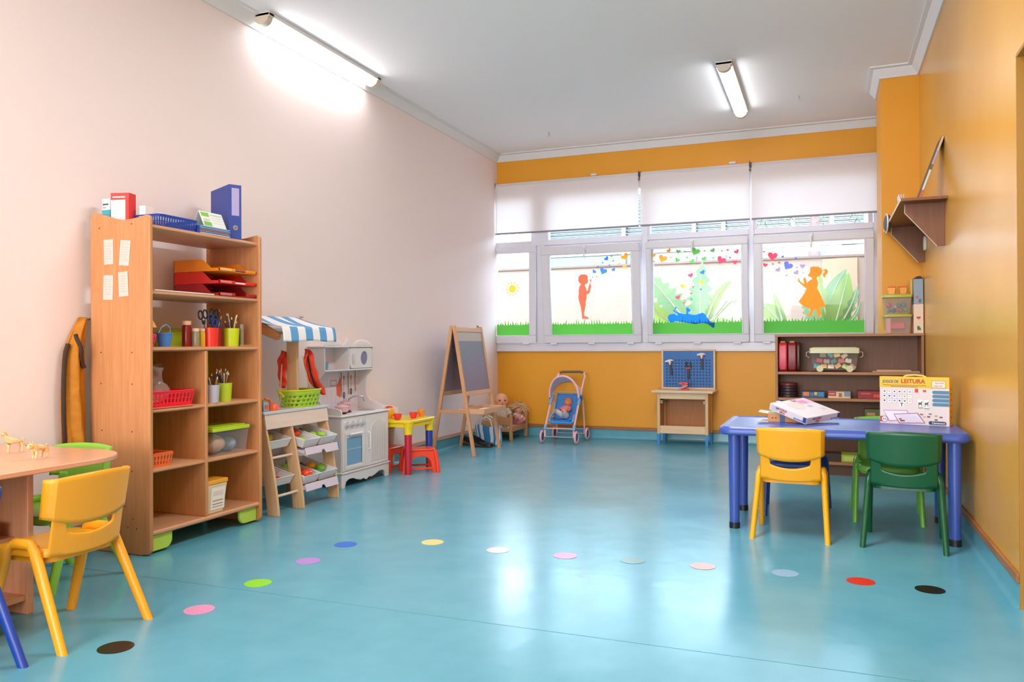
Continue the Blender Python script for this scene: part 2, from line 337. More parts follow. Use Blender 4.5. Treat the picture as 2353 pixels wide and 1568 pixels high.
GIRL= [(3.451, 0.747), (3.463, 0.757), (3.492, 0.757), (3.526, 0.754), (3.552, 0.74), (3.56, 0.721), (3.577, 0.721), (3.588, 0.73), (3.605, 0.726), (3.616, 0.704), (3.611, 0.686), (3.594, 0.672), (3.589, 0.654), (3.593, 0.643), (3.577, 0.648), (3.568, 0.667), (3.571, 0.685), (3.583, 0.697), (3.586, 0.709), (3.577, 0.716), (3.563, 0.714), (3.557, 0.685), (3.54, 0.661), (3.514, 0.653), (3.508, 0.638), (3.519, 0.619), (3.525, 0.589), (3.518, 0.558), (3.512, 0.537), (3.536, 0.496), (3.555, 0.453), (3.575, 0.397), (3.591, 0.36), (3.581, 0.348), (3.535, 0.34), (3.537, 0.318), (3.549, 0.299), (3.546, 0.275), (3.541, 0.25), (3.505, 0.248), (3.503, 0.254), (3.517, 0.263), (3.511, 0.294), (3.5, 0.322), (3.492, 0.331), (3.483, 0.322), (3.471, 0.301), (3.462, 0.258), (3.399, 0.268), (3.401, 0.274), (3.436, 0.28), (3.448, 0.307), (3.448, 0.332), (3.414, 0.345), (3.379, 0.365), (3.356, 0.387), (3.337, 0.409), (3.368, 0.452), (3.398, 0.5), (3.415, 0.537), (3.389, 0.559), (3.358, 0.588), (3.343, 0.607), (3.326, 0.615), (3.323, 0.62), (3.338, 0.618), (3.332, 0.641), (3.341, 0.644), (3.349, 0.622), (3.364, 0.606), (3.392, 0.584), (3.387, 0.618), (3.384, 0.639), (3.402, 0.654), (3.411, 0.623), (3.419, 0.592), (3.43, 0.61), (3.451, 0.625), (3.465, 0.627), (3.468, 0.64), (3.456, 0.653), (3.432, 0.662), (3.429, 0.669), (3.437, 0.687), (3.45, 0.708), (3.448, 0.726)]
HEARTS= [(2, 'blue', 1.354, 0.93, 0.0275), (2, 'blue', 1.412, 0.956, 0.011), (2, 'blue', 1.428, 0.902, 0.011), (2, 'blue', 1.309, 0.886, 0.011), (2, 'blue', 1.385, 0.855, 0.011), (2, 'blue', 1.253, 0.848, 0.011), (2, 'blue', 1.21, 0.793, 0.0248), (2, 'blue', 1.313, 0.795, 0.0441), (2, 'blue', 1.429, 0.807, 0.0234), (2, 'blue', 1.188, 0.731, 0.0083), (2, 'blue', 1.238, 0.735, 0.0083), (2, 'orange', 1.478, 0.971, 0.011), (2, 'orange', 1.56, 0.941, 0.0455), (2, 'orange', 1.496, 0.868, 0.011), (2, 'orange', 1.554, 0.833, 0.0248), (3, 'orange', 1.873, 0.943, 0.0265), (3, 'orange', 1.971, 0.904, 0.0492), (3, 'orange', 2.038, 0.984, 0.0265), (3, 'orange', 2.059, 0.911, 0.0126), (3, 'orange', 1.876, 0.875, 0.0126), (3, 'orange', 2.177, 0.601, 0.0278), (3, 'orange', 2.379, 0.633, 0.0278), (3, 'green', 2.139, 0.971, 0.0265), (3, 'green', 2.207, 0.969, 0.0126), (3, 'green', 2.126, 0.882, 0.0284), (3, 'green', 2.229, 0.904, 0.0126), (3, 'green', 2.317, 0.963, 0.0505), (3, 'green', 2.283, 0.861, 0.0284), (3, 'green', 2.412, 0.966, 0.0126), (3, 'green', 2.407, 0.882, 0.0284), (3, 'green', 2.496, 0.966, 0.0284), (3, 'green', 2.501, 0.887, 0.0126), (3, 'green', 2.591, 0.956, 0.0126), (3, 'red', 2.648, 0.963, 0.0139), (3, 'red', 2.737, 0.94, 0.0278), (3, 'red', 2.581, 0.861, 0.0492), (3, 'red', 2.67, 0.884, 0.0126), (3, 'red', 2.719, 0.833, 0.0278), (3, 'red', 2.263, 0.714, 0.0278), (3, 'red', 2.288, 0.59, 0.0126), (3, 'red', 2.265, 0.521, 0.0126), (3, 'red', 2.123, 0.484, 0.0278), (3, 'red', 2.186, 0.423, 0.0126), (3, 'blue', 2.388, 0.742, 0.0278), (3, 'blue', 2.365, 0.562, 0.0126), (3, 'blue', 2.264, 0.461, 0.0126), (4, 'red', 3.091, 0.881, 0.0523), (4, 'red', 3.008, 0.928, 0.0124), (4, 'red', 3.019, 0.792, 0.0248), (4, 'red', 3.093, 0.799, 0.011), (4, 'red', 3.155, 0.81, 0.0124), (4, 'blue', 3.19, 0.87, 0.0138), (4, 'blue', 3.314, 0.847, 0.0138), (4, 'blue', 3.238, 0.776, 0.0496), (4, 'mauve', 3.144, 0.738, 0.0275), (4, 'mauve', 3.377, 0.766, 0.0275), (4, 'mauve', 3.319, 0.703, 0.0275), (4, 'mauve', 3.323, 0.755, 0.011), (4, 'mauve', 3.383, 0.698, 0.0096), (4, 'mauve', 3.224, 0.677, 0.011)]
def prism_y(g, p, y0, y1, M=None): return g.prism(p,'y',y0,y1,M)
GLASS = mat('#f7fbff', .0, kind='glass', key='window_glass')
# fixed outer frame with mullions and transom
g = G(); Y0, Y1 = -.02, .06
g.box(0,Y0,.985,4.11,Y1,1.068)                       # sill
g.box(0,-.035,.972,4.11,Y0,.99)
g.box(0,Y0,2.85,4.11,Y1,2.925)
g.box(.43,Y0,2.19,.62,Y1,2.85); g.box(.50,Y0,1.068,.595,Y1,2.19)
for a, b in ((1.722,1.79),(2.852,2.903)): g.box(a,Y0,1.068,b,Y1,2.85)
g.box(4.036,Y0,1.068,4.11,Y1,2.85)
for a, b in ((0,.43),(.62,1.722),(1.79,2.852),(2.903,4.036)): g.box(a,Y0,2.19,b,Y1,2.25); g.box(a,Y0,2.77,b,Y1,2.85)
for a in (.62,1.79,2.903): g.box(a,Y0,2.25,a+.022,Y1,2.77)
for a, b in ((.595,1.722),(1.79,2.852),(2.903,4.036)): g.box(a,.0,2.09,b,Y1,2.19); g.box(a,.01,1.068,a+.05,Y1,2.09); g.box(b-.05,.01,1.068,b,Y1,2.09); g.box(a,.01,1.068,b,Y1,1.12)
struct(g, 'trim_7', PVC, bevel=.004)
for k, (x0, x1) in enumerate(((0,.43),(.642,1.722),(1.812,2.852),(2.925,4.036))):
    struct(G().box(x0,.018,2.245,x1,.024,2.775), 'window_%d' % (k+5), GLASS)
TILT = Matrix.Translation((0,-.025,1.07)) @ Matrix.Rotation(math.radians(6.368),4,'X')   # hinge at the sill, top leans in
FLAT = Matrix.Translation((0,-.025,1.07))
SASH = {}
for k, (M, x0, x1, gx0, gx1, h, gz0, gz1, hx) in enumerate(((FLAT,0,.497,.0,.413,1.12,.086,1.045,None),(TILT,.596,1.722,.69,1.637,1.09,.086,1.0,1.12),
        (TILT,1.792,2.852,1.84,2.792,1.09,.084,1.018,2.29),(TILT,2.905,4.034,2.988,3.956,1.09,.082,1.014,3.46))):
    w = thing('window_%d' % (k+1), None, None, M.translation, kind='structure')
    g = G()
    gx = gx0 if k else -.0
    g.box(x0,-.03,0,x1,.03,gz0); g.box(x0,-.03,gz1,x1,.03,h)
    if k: g.box(x0,-.03,gz0,gx0,.03,gz1)
    g.box(gx1,-.03,gz0,x1,.03,gz1)
    fr = g.build('window_frame', PVC, w, bevel=.006, M=M)
    if k:
        b = G(); b.frame(gx0,gz0,gx1,gz1,.01,-.034,-.028); b.build('glazing_bead', PVC, fr, M=M)
    G().box(gx0-.01,-.003,gz0-.01,gx1+.01,.003,gz1+.01).build('pane', GLASS, w, M=M)
    if hx:
        g = G(); g.cbox((hx,-.045,h-.03),(.03,.03,.05)); g.tube([(hx,-.06,h-.03),(hx,-.075,h-.035),(hx,-.078,h-.14)],.009,8)
        g.build('window_handle', mat('#e9e7ea',.3), w, M=M)
    g = G()
    for hxx in ([.38] if not k else [x0+.12,(x0+x1)/2,x1-.12]): g.cbox((hxx,-.04,-.005),(.075,.02,.016))
    g.build('hinge', mat('#eeeef2',.3), w, M=M, bevel=.004)
    SASH[k+1] = (M, gx0, gx1)
# stickers on the room side of the panes
def film(c, tr=.62): return mat(c, .4, trans=tr, kind='trans', key='window_film')
PW = {1:'the narrow left pane',2:'the boy pane',3:'the lying child pane',4:'the girl pane'}
YS = -.0045
def flatp(g, p, dy=0): g._f([g.bm.verts.new((x,YS-dy,z)) for x, z in p])
def sticker(name, polys, M, c, label, cat, group=None, dy=0):
    g = G()
    for p in polys: flatp(g,p,dy)
    return tag(g.build(name, film(c), M=M, smooth=False), label, cat, group)
rs = random.Random(3)
for k in (1,2,3,4):
    M, a, b = SASH[k]; a = a+.003; b -= .003; z = .088; pts = [(a,z),(b,z)]; n = int((b-a)/.03); top = z+.128; x = b
    up_ = [(b,top)]
    for i in range(n):
        w = (b-a)/n; xl = b-(i+.5)*w; xr = xl+w*.18*rs.uniform(.5,1); tip = xl+rs.uniform(-.012,.012)
        up_ += [(xl+w*.30,top-rs.uniform(0,.012)),(tip,top+rs.uniform(.015,.035)+(.025 if rs.random() > .75 else 0)),(xl-w*.30,top-rs.uniform(0,.008))]
    up_.append((a,top)); pts += up_
    sticker('grass_sticker',[pts],M,'#488a2f','green grass strip sticker along the bottom of '+PW[k],'window sticker')
sx, sz, rr = .199, .633, .046
g = G(); flatp(g,arc(sx,sz,rr,0,2*PI,28)[:-1])
for i in range(12):
    a = i*PI/6+.1; d = Vector((math.cos(a),math.sin(a))); q = Vector((-d.y,d.x)); c = Vector((sx,sz))
    P = [c+d*.056+q*.006, c+d*.070+q*.011, c+d*.092-q*.003, c+d*.066-q*.007]
    flatp(g,[tuple(p) for p in P])
tag(g.build('sun_sticker', film('#f2a23a'), M=FLAT, smooth=False), 'orange sun sticker with twelve rays on the narrow left pane', 'window sticker')
sticker('boy_sticker',[BOY],TILT,'#f2583c','red orange silhouette sticker of a boy blowing bubbles','window sticker')
sticker('child_sticker',[LYING],TILT,'#0e6be0','blue silhouette sticker of a child lying on the grass','window sticker',dy=.003)
sticker('girl_sticker',[GIRL],TILT,'#e27a1c','orange silhouette sticker of a girl in a dress with ponytail','window sticker')
hc = {'blue':'#3a78e0','orange':'#ffac3c','green':'#6cc455','red':'#ff4a62','mauve':'#a58cac'}
ORD = 'first second third fourth fifth sixth seventh eighth ninth tenth eleventh twelfth'.split()
seen = {}
for win, col, u, w, r in sorted(HEARTS, key=lambda h: (h[0], h[1], h[2])):
    i = seen[(win,col)] = seen.get((win,col),-1)+1; n = sum(1 for h in HEARTS if h[0] == win and h[1] == col)
    ang = rs.uniform(-.7,.7); pts = []
    for k in range(26):
        t = 2*PI*k/26; px = 16*math.sin(t)**3/17; pz = (13*math.cos(t)-5*math.cos(2*t)-2*math.cos(3*t)-math.cos(4*t))/17
        pts.append((u+r*(px*math.cos(ang)-pz*math.sin(ang)), w+r*(px*math.sin(ang)+pz*math.cos(ang))))
    sz_ = 'tiny' if r < .016 else 'small' if r < .03 else 'large' if r > .04 else 'medium'
    g = G(); flatp(g,pts)
    c = hc[col] if not (win == 4 and col == 'blue' and r > .03) else '#6a6fc0'
    tag(g.build('heart_sticker', film(c), M=TILT, smooth=False), '%s %s heart sticker, %s %s from left on %s' % (sz_, col, ORD[i], col, PW[win]), 'window sticker', 'heart stickers on the window panes')
# roller blinds
BL = mat('#e9dedb', .8, trans=.2, c2='#fdf3ee', kind='blind', scale=60, key='blind_cloth', bump=.03)
for x0, x1, lb in ((.008,1.70,'wide pale roller blind at the left beside the pink wall'),(1.722,2.866,'pale roller blind in the middle of the window wall'),(2.885,4.085,'pale roller blind at the right next to the ochre pier')):
    t = thing('roller_blind', lb, 'roller blind', ((x0+x1)/2,-.09,2.33), group='roller blinds over the top windows')
    G().sheet(lambda u,v: (x0+(x1-x0)*u, -.075-.002*math.sin(u*9), 2.345+(2.925-2.345)*v),12,4).build('blind_cloth', BL, t)
    G().cyl((x0,-.055,2.905),(x1,-.055,2.905),.024).build('roller', mat('#d2c9c6',.6), t)
    g = G(); g.prism(rrect(-.084,2.332,-.068,2.352,.006,3),'x',x0,x1); g.build('bottom_bar', mat('#8d868d',.4), t)
    G().box(x1-.004,-.08,2.88,x1+.008,-.0,2.935).build('bracket', mat('#6f6a66',.5), t); G().box(x0-.006,-.08,2.88,x0+.004,-.0,2.935).build('bracket', mat('#6f6a66',.5), t)
    if x0 > 1: 
        g = G(); g.tube([(x0-.016,-.085,2.95),(x0-.02,-.09,2.9),(x0-.012,-.09,2.86)],.004,6); g.ell((x0-.012,-.09,2.85),.012,10); g.build('cord_stop', mat('#8a6440',.5), t)
g = G(); g.tube([(.012,-.10,2.9),(.012,-.10,1.55),(.02,-.10,1.53),(.028,-.10,1.55),(.028,-.10,2.9)],.0022,6)
tag(g.build('blind_chain', mat('#f0ecec',.4)), 'thin white bead chain hanging down in the left corner of the window', 'chain')
# ================================================================== OUTSIDE
SCL[0] = .52   # outdoor colours darkened to offset the strong sky and sun
struct(G().box(-10,-2,-.1,-.21,.2,3.48),'wall_sun_block',mat('#e8ddd0',.8)); struct(G().box(4.56,-2,-.1,12,.2,3.48),'wall_sun_block',mat('#e8ddd0',.8))  # blocks added beside the room to keep sun off the garden wall
struct(G().box(-14,.2,-.12,14,26,-.02), 'floor_courtyard', mat('#b9a894',.9,kind='mottle',scale=3,key='gravel'))
o = thing('garden_wall', 'peach rendered garden wall with a thin dark coping outside the windows', 'wall', (0,3.6,-.02))
G().box(-8,3.5,-.02,4.2,3.7,2.27).build('render', mat('#efcdb6',.85,kind='mottle',scale=2,c2='#ecc7ae'), o)
G().box(-8,3.47,2.27,4.2,3.73,2.30).build('coping', mat('#b99c8c',.8), o)
o = thing('side_wall', 'pale pink outside wall at the right edge of the girl window', 'wall', (4.15,1.8,-.02))
G().prism([(4.0,.2),(4.1,3.5),(4.3,3.5),(4.3,.2)],'z',-.02,4.2).build('render', mat('#f0e2e0',.85), o)
G().prism([(3.80,3.44),(4.01,3.44),(4.01,3.49),(3.55,3.49)],'z',-.02,2.25).build('buttress', mat('#f4c79e',.85), o)
# white brick house at the left, glazed building behind
o = thing('brick_house', 'white painted brick house beyond the garden wall at the far left', 'building', (-5.5,8.2,-.02))
SCL[0] = 1.0; bk = mat('#f6f3f2',.8); SCL[0] = .52; n=bk.node_tree; bt=n.nodes.new('ShaderNodeTexBrick'); bt.inputs['Scale'].default_value=1; bt.inputs['Brick Width'].default_value=.5; bt.inputs['Row Height'].default_value=.14; bt.inputs['Mortar Size'].default_value=.01
bt.inputs['Color1'].default_value=(.93,.91,.9,1); bt.inputs['Color2'].default_value=(.88,.86,.86,1); bt.inputs['Mortar'].default_value=(.74,.7,.7,1)
tcn=n.nodes.new('ShaderNodeTexCoord'); mp=n.nodes.new('ShaderNodeMapping'); mp.inputs['Rotation'].default_value=(PI/2,0,0); n.links.new(tcn.outputs['Object'],mp.inputs[0]); n.links.new(mp.outputs[0],bt.inputs['Vector']); n.links.new(bt.outputs[0],n.nodes['Principled BSDF'].inputs['Base Color'])
G().box(-9,7.4,-.02,-2.45,9,4.6).build('wall', bk, o)
SCL[0] = .2
o = thing('office_building', 'blue glass office building with horizontal louvres behind the garden wall', 'building', (3,8.6,-.02))
G().box(-2.4,8.3,-.02,9,8.5,3.02).build('glass_band', mat('#9fc3cf',.15,spec=.8), o)
G().box(-2.4,8.25,3.0,9,8.5,3.1).build('ledge', mat('#eef2f4',.6), o)
G().box(-2.4,8.42,3.1,9,8.6,4.4).build('glazing', mat('#b4cdd4',.15,spec=.8), o)
g = G()
for i in range(16): g.box(-2.4,8.26,3.14+i*.075,9,8.34,3.155+i*.075)
g.build('louvres', mat('#dfe9ec',.5), o)
g = G()
for x in (-2.3,-.45,1.05,1.65,3.0,3.72,5.2): g.box(x-.04,8.18,-.02,x+.04,8.26,4.4)
g.build('posts', mat('#f4f7f8',.5), o)
SCL[0] = .2
# palm tree trunk behind the wall
o = thing('palm_tree', 'slim palm trunk with hanging fronds behind the garden wall', 'tree', (3.42,5.2,-.02))
G().tube([(3.42,5.2,-.02),(3.44,5.2,1.2),(3.42,5.2,2.4),(3.45,5.2,3.3),(3.44,5.2,4.2)],[.12,.1,.085,.08,.08],12).build('trunk', mat('#c9a6a0',.8,kind='mottle',scale=12), o)
g = G()
for i in range(9):
    a = i*2*PI/9; L = 1.0
    for j in range(10):
        t = .25+.075*j; p = Vector((3.44+math.cos(a)*L*t, 5.2+math.sin(a)*L*t, 3.5+.5*t-1.1*t*t))
        for sg in (-1,1): g.tube([p, p+Vector((-math.sin(a)*sg*.12,math.cos(a)*sg*.12,-.13))],[.012,.003],4)
g.build('fronds', mat('#7fae62',.6), o)
# banana plants
SCL[0] = .52
BAN = mat('#a8cf6c', .45, trans=.45, c2='#cfe97e', kind='trans', key='banana_leaf'); BAN2 = mat('#a3cb86', .45, trans=.4, c2='#b7dba8', kind='trans', key='banana_leaf'); RIB = mat('#e3efc0',.5)
def leaf(parent, base, mid, tip, w, side, m=BAN, torn=0):
    B, C, T = Vector(base), Vector(mid), Vector(tip); sd = Vector(side).normalized()
    def cv(t): return B*(1-t)**2+C*2*t*(1-t)+T*t*t
    def fn(u, v):
        t = u; c = cv(t); k = (v-.5)*2; wd = w*math.sin(PI*min(1,.04+t*.96)**.75)**.8
        wob = 1
        if torn and abs(k) > .35: wob = .78+.22*math.cos(t*torn*2*PI)
        return c+sd*k*wd*wob+Vector((0,.12,-.05))*abs(k)*wd*1.1
    lf = G().sheet(fn, 34, 8).build('leaf', m, parent)
    G().tube([cv(i/12) for i in range(13)],[.014-.011*i/12 for i in range(13)],6).build('midrib', RIB, lf)
def banana(label, x, y, leaves, base):
    o = thing('banana_plant', label, 'plant', (x,y,-.02), group='banana plants in front of the garden wall')
    G().tube([(x,y,-.02),(x,y,.5),base],[.07,.06,.04],10).build('stem', mat('#b4c77a',.6), o)
    for a in leaves: leaf(o, base, *a)
def P3(u, v, y, u0=1496, x0=1.817, kx=.00458):   # position in the courtyard for a point seen through the third or fourth pane
    k = (8.64+y)/8.64; return (CX+(x0+(u-u0)*kx-CX)*k, y, CZ+(2.098-(v-560)*.00455-CZ)*k)
def P4(u, v, y): return P3(u, v, y, 1752, 2.981, .00414)
banana('banana plant with broad drooping leaves behind the left part of the lying child window', 1.62, 1.8,
    [(P3(1545,690,1.8),P3(1475,608,1.85),.20,(.77,.0,.63),BAN2,9),(P3(1500,735,1.7),P3(1503,688,1.6),.17,(1,0,.1),BAN)], P3(1582,742,1.8))
banana('banana plant with one tall upright leaf in the middle of the lying child window', 2.15, 2.0,
    [(P3(1606,680,2.0),P3(1617,596,2.05),.19,(1,0,0),BAN2,8),(P3(1645,665,2.0),P3(1684,643,1.95),.085,(.6,0,-.8),BAN,12),(P3(1706,655,2.0),P3(1686,705,1.9),.06,(1,0,.5),BAN,16),(P3(1690,660,2.0),P3(1672,700,1.9),.05,(1,0,.5),BAN2,12),(P3(1650,720,1.9),P3(1690,748,1.8),.06,(.4,0,.9),BAN)], P3(1615,765,2.0))
banana('low banana plant with a spear leaf at the left of the girl window', 3.05, 2.0,
    [(P4(1795,720,2.0),P4(1778,672,2.0),.05,(1,0,.3),BAN),(P4(1778,712,2.0),P4(1745,700,2.0),.12,(.7,0,.7),BAN)], P4(1806,765,2.0))
banana('large bright banana plant behind the girl sticker', 3.65, 1.7,
    [(P4(1890,700,1.7),P4(1876,612,1.75),.10,(1,0,.1),BAN,5),(P4(1895,690,1.8),P4(1948,625,1.8),.13,(.8,0,-.5),BAN2),(P4(1935,700,1.6),P4(1952,634,1.6),.14,(1,0,-.2),BAN),(P4(1962,715,1.6),P4(1972,660,1.6),.08,(.9,0,.1),BAN2,6),(P4(1975,740,1.5),P4(1977,695,1.5),.04,(1,0,.3),BAN2),(P4(1840,720,1.5),P4(1860,655,1.6),.10,(1,0,.3),BAN2,10)], P4(1915,770,1.7))
SCL[0] = 1.0
# ================================================================== CHAIRS
def chair(label, c, loc, rz, group):
    m = mat(c, .32, key='chair_plastic', spec=.5); t = thing('child_chair', label, 'chair', loc, 0, group)
    X, Y = loc[0], loc[1]; T = Matrix.Translation((X,Y,0)) @ Matrix.Rotation(rz,4,'Z'); t.rotation_euler = (0,0,rz)
    # dished seat with a turned-down rim
    g = G()
    def sf(u, v):
        x = (u-.5)*2; y = (v-.5)*2; k = max(abs(x),abs(y)); d = math.hypot(x,y) or 1
        q = (abs(x)**5+abs(y)**5)**(1/5) or 1
        s_ = k/q if q > 0 else 1
        px, py = x*s_, y*s_; rim = max(0,(k-.86)/.14)
        return Vector((.170*px, .048+.158*py, .343-.010*(1-min(1,k*k))-.030*rim**2-.012*max(0,py)**3))
    g.sheet(sf, 22, 22); g.build('seat', m, t, solid=.009, off=-1, M=T)
    g = G(); g.prism(rrect(-.150,-.088,.150,.185,.05),'z',.288,.327); g.build('underframe', m, t, M=T)
    def yb(s, z): 
        w = max(0,(abs(s)-.86)/.14)
        return -.105-.17*(z-.42)-.030*(1-s*s)+.036*w
    def bf(u, v):
        s = (u-.5)*2; z0 = .414+.034*min(1,s*s*1.15)**1.2; z1 = .597-.010*s*s; z = z0+(z1-z0)*v
        return Vector((.172*min(1,abs(s)*1.06)*(1 if s > 0 else -1)*(1-.02*(1-v)), yb(s,z), z))
    G().sheet(bf, 40, 10).build('backrest', m, t, solid=.011, off=0, M=T, bevel=0)
    g = G()
    def yk(s, z): return yb(s, z)+.004
    def pf(u, v):
        x = (u-.5)*.306; q = min(1,max(0,(abs(x)-.100)/.014)); q = q*q*(3-2*q); z1 = (.374+.022*(x/.106)**2)*(1-q)+.462*q; z0 = .304+.008*(x/.15)**2; z = z0+(z1-z0)*v
        return Vector((x, yk(x*5.7,z), z))
    g.sheet(pf,72,8)
    g.build('back_support', m, t, solid=.010, off=0, M=T)
    def leg(top, foot, knee):
        g = G(); n = 14; rings = []
        path = [(knee[0],knee[1],knee[2],.014,.016),(top[0],top[1],top[2],.017,.024)]
        for i in range(1,9):
            a = i/8; path.append((top[0]+(foot[0]-top[0])*a, top[1]+(foot[1]-top[1])*a, top[2]*(1-a), .0165-.0025*a, .0255-.0045*a))
        for x,y,z,rx,ry in path: rings.append([g.bm.verts.new((x+rx*math.cos(2*PI*j/n), y+ry*math.sin(2*PI*j/n), z)) for j in range(n)])
        for A, B in zip(rings, rings[1:]):
            for j in range(n): g._f([A[j],A[(j+1)%n],B[(j+1)%n],B[j]])
        g._f(rings[0]); g._f(rings[-1][::-1]); return g.build('leg', m, t, M=T)
    for sg in (-1,1):
        leg((sg*.168,-.045,.335),(sg*.190,-.200,0),(sg*.160,-.012,.366))
        leg((sg*.168,.085,.335),(sg*.178,.180,0),(sg*.160,.05,.366))
    for sg in (-1,1): G().tube([(sg*.158,-.035,.338),(sg*.161,-.015,.352),(sg*.161,.055,.352),(sg*.158,.08,.338)],[.017,.019,.019,.017],12).build('side_rail', m, t, M=T)
    return t
GL = 'chairs around the round-cornered beech table'; GR = 'chairs around the blue table'
YC = '#f2a41c'
chair('yellow plastic child chair in front at the lower left beside the wooden table', YC, (.955,-6.496,0), PI/2+.03, GL)
chair('dark blue plastic child chair cut off by the left edge', '#123f9e', (.925,-6.985,0), PI/2-.02, GL)
chair('light green plastic child chair behind the left wooden table', '#8cc63f', (.365,-6.045,0), PI-.03, GL)
chair('yellow plastic child chair in front of the blue table', '#f0a912', (3.408,-3.975,0), -.03, GR)
chair('dark green plastic child chair in front of the blue table', '#0f5530', (3.968,-3.985,0), -.10, GR)
chair('light green plastic child chair on the far side of the blue table', '#6fb23f', (3.925,-3.372,0), PI-.02, GR)
chair('navy blue plastic child chair on the far side of the blue table', '#163f94', (3.415,-3.372,0), PI, GR)
# ================================================================== LEFT TABLE
BEECH = mat('#d9a07a', .35, kind='wood', c2='#cf9068', scale=5, key='beech'); BEECHY = mat('#d9a07a', .35, kind='woody', c2='#cf9068', scale=5, key='beech')
BEECHX = mat('#d9a07a', .35, kind='woodx', c2='#cf9068', scale=5, key='beech'); EDGE = mat('#e3b79a', .4, kind='woody', c2='#dcab8c', key='edge_band')
t = thing('activity_table', 'round-cornered beech table with shelf base at the lower left', 'table', (.43,-6.8,0))
G().prism([(.04,-6.055)]+[(.04,-7.6),(.865,-7.6)]+arc(.635,-6.285,.23,0,PI/2,10),'z',.578,.6).build('tabletop', mat('#e3ab86',.28,kind='woody',c2='#dba17b',scale=4,key='table_veneer'), t, bevel=.004)
g = G(); g.box(.15,-6.435,0,.672,-6.410,.578); g.build('end_panel', BEECH, t, bevel=.003)
G().box(.15,-7.45,0,.672,-7.425,.578).build('end_panel', BEECH, t, bevel=.003)
G().box(.16,-7.425,.055,.66,-6.435,.075).build('bottom_shelf', BEECHY, t); G().box(.16,-7.425,.285,.60,-6.435,.30).build('middle_shelf', BEECHY, t); G().box(.15,-7.425,.0,.165,-6.435,.578).build('back_panel', BEECHY, t)
o = thing('storage_tray', 'grey translucent tray on the shelf under the left table', 'tray', (.45,-6.75,.30))
G().frame(.22,-6.9,.60,-6.5,.004,.30,.36) if 0 else None
g = G(); g.box(.24,-6.9,.301,.59,-6.50,.305); g.box(.24,-6.9,.305,.245,-6.5,.355); g.box(.585,-6.9,.305,.59,-6.5,.355); g.box(.24,-6.505,.305,.59,-6.5,.355); g.box(.24,-6.9,.305,.59,-6.895,.355)
g.build('tray_body', mat('#b9b2b4',.4), o); g = G(); g.frame(.235,-6.905,.597,-6.495,.012,.355,.361); 
g.build('tray_rim', mat('#c8c2c4',.4), o, M=Matrix(((1,0,0,0),(0,0,1,0),(0,1,0,0),(0,0,0,1))))
# toy animals
def animal(name, label, loc, rz, kind):
    c = mat('#e8b46c', .45, kind='mottle', c2='#f0d5a8', scale=70, key='toy_animal'); T = Matrix.Translation(loc) @ Matrix.Rotation(rz,4,'Z')
    t = thing(name, label, 'toy animal', loc, rz, 'toy animals on the left table')
    if kind == 'horse':
        h = .056
        N = [(-.032,0,h,.013),(-.010,0,h-.001,.0125),(.014,0,h,.014),(.026,0,h+.014,.008),(.034,0,h+.030,.0065),(.046,0,h+.024,.0055),(.055,0,h+.016,.004),
             (-.034,.007,h-.018,.006),(-.038,.008,.022,.0036),(-.034,.008,.003,.0042),(-.034,-.007,h-.018,.006),(-.030,-.008,.022,.0036),(-.028,-.008,.003,.0042),
             (.018,.007,h-.018,.0055),(.022,.008,.022,.0034),(.021,.008,.003,.0042),(.018,-.007,h-.018,.0055),(.014,-.008,.022,.0034),(.016,-.008,.003,.0042)]
        E_ = [(0,1),(1,2),(2,3),(3,4),(4,5),(5,6),(0,7),(7,8),(8,9),(0,10),(10,11),(11,12),(2,13),(13,14),(14,15),(2,16),(16,17),(17,18)]
    else:
        h = .052
        N = [(-.030,0,h,.014),(-.006,0,h-.002,.0145),(.020,0,h,.015),(.034,0,h+.008,.012),(.046,0,h+.006,.0125),(.058,0,h-.003,.007),(.01,0,h-.003,.013),
             (-.032,.009,h-.02,.007),(-.037,.010,.020,.0048),(-.031,.010,.004,.0056),(-.032,-.009,h-.02,.007),(-.028,-.010,.020,.0048),(-.024,-.010,.004,.0056),
             (.020,.009,h-.02,.0065),(.024,.010,.020,.0048),(.027,.010,.004,.0058),(.020,-.009,h-.02,.0065),(.014,-.010,.020,.0048),(.016,-.010,.004,.0058)]
        E_ = [(0,1),(1,6),(6,2),(2,3),(3,4),(4,5),(0,7),(7,8),(8,9),(0,10),(10,11),(11,12),(2,13),(13,14),(14,15),(2,16),(16,17),(17,18)]
    b = skin('body', N, E_, c, t, 2, T)
    hd = N[5] if kind == 'horse' else N[4]
    for sg in (-1,1):
        G().ell((hd[0]-.012+(.0 if kind=='horse' else .004),sg*.006,hd[2]+.014),(.003,.002,.007 if kind=='horse' else .004),8).build('ear', c, t, M=T)
        G().ell((hd[0]+(.002 if kind=='horse' else .008),sg*(.0052 if kind=='horse' else .009),hd[2]+.003),.0018,8).build('eye', BLACK, t, M=T)
    G().tube([(-.043,0,h+.004),(-.052,0,h-.004),(-.052,0,h-.03)],[.003,.0035,.0025],8).build('tail', c, t, M=T)
    if kind == 'horse': G().tube([(.036,0,h+.038),(.028,0,h+.028),(.018,0,h+.014)],[.003,.004,.003],8).build('mane', mat('#d98f2e',.5), t, M=T)
animal('toy_horse','pale yellow toy horse standing at the left end of the beech table',(.385,-6.285,.6),math.radians(-98),'horse')
animal('toy_calf','speckled cream toy calf nearest the table corner by the yellow chair',(.655,-6.375,.6),math.radians(-78),'calf')
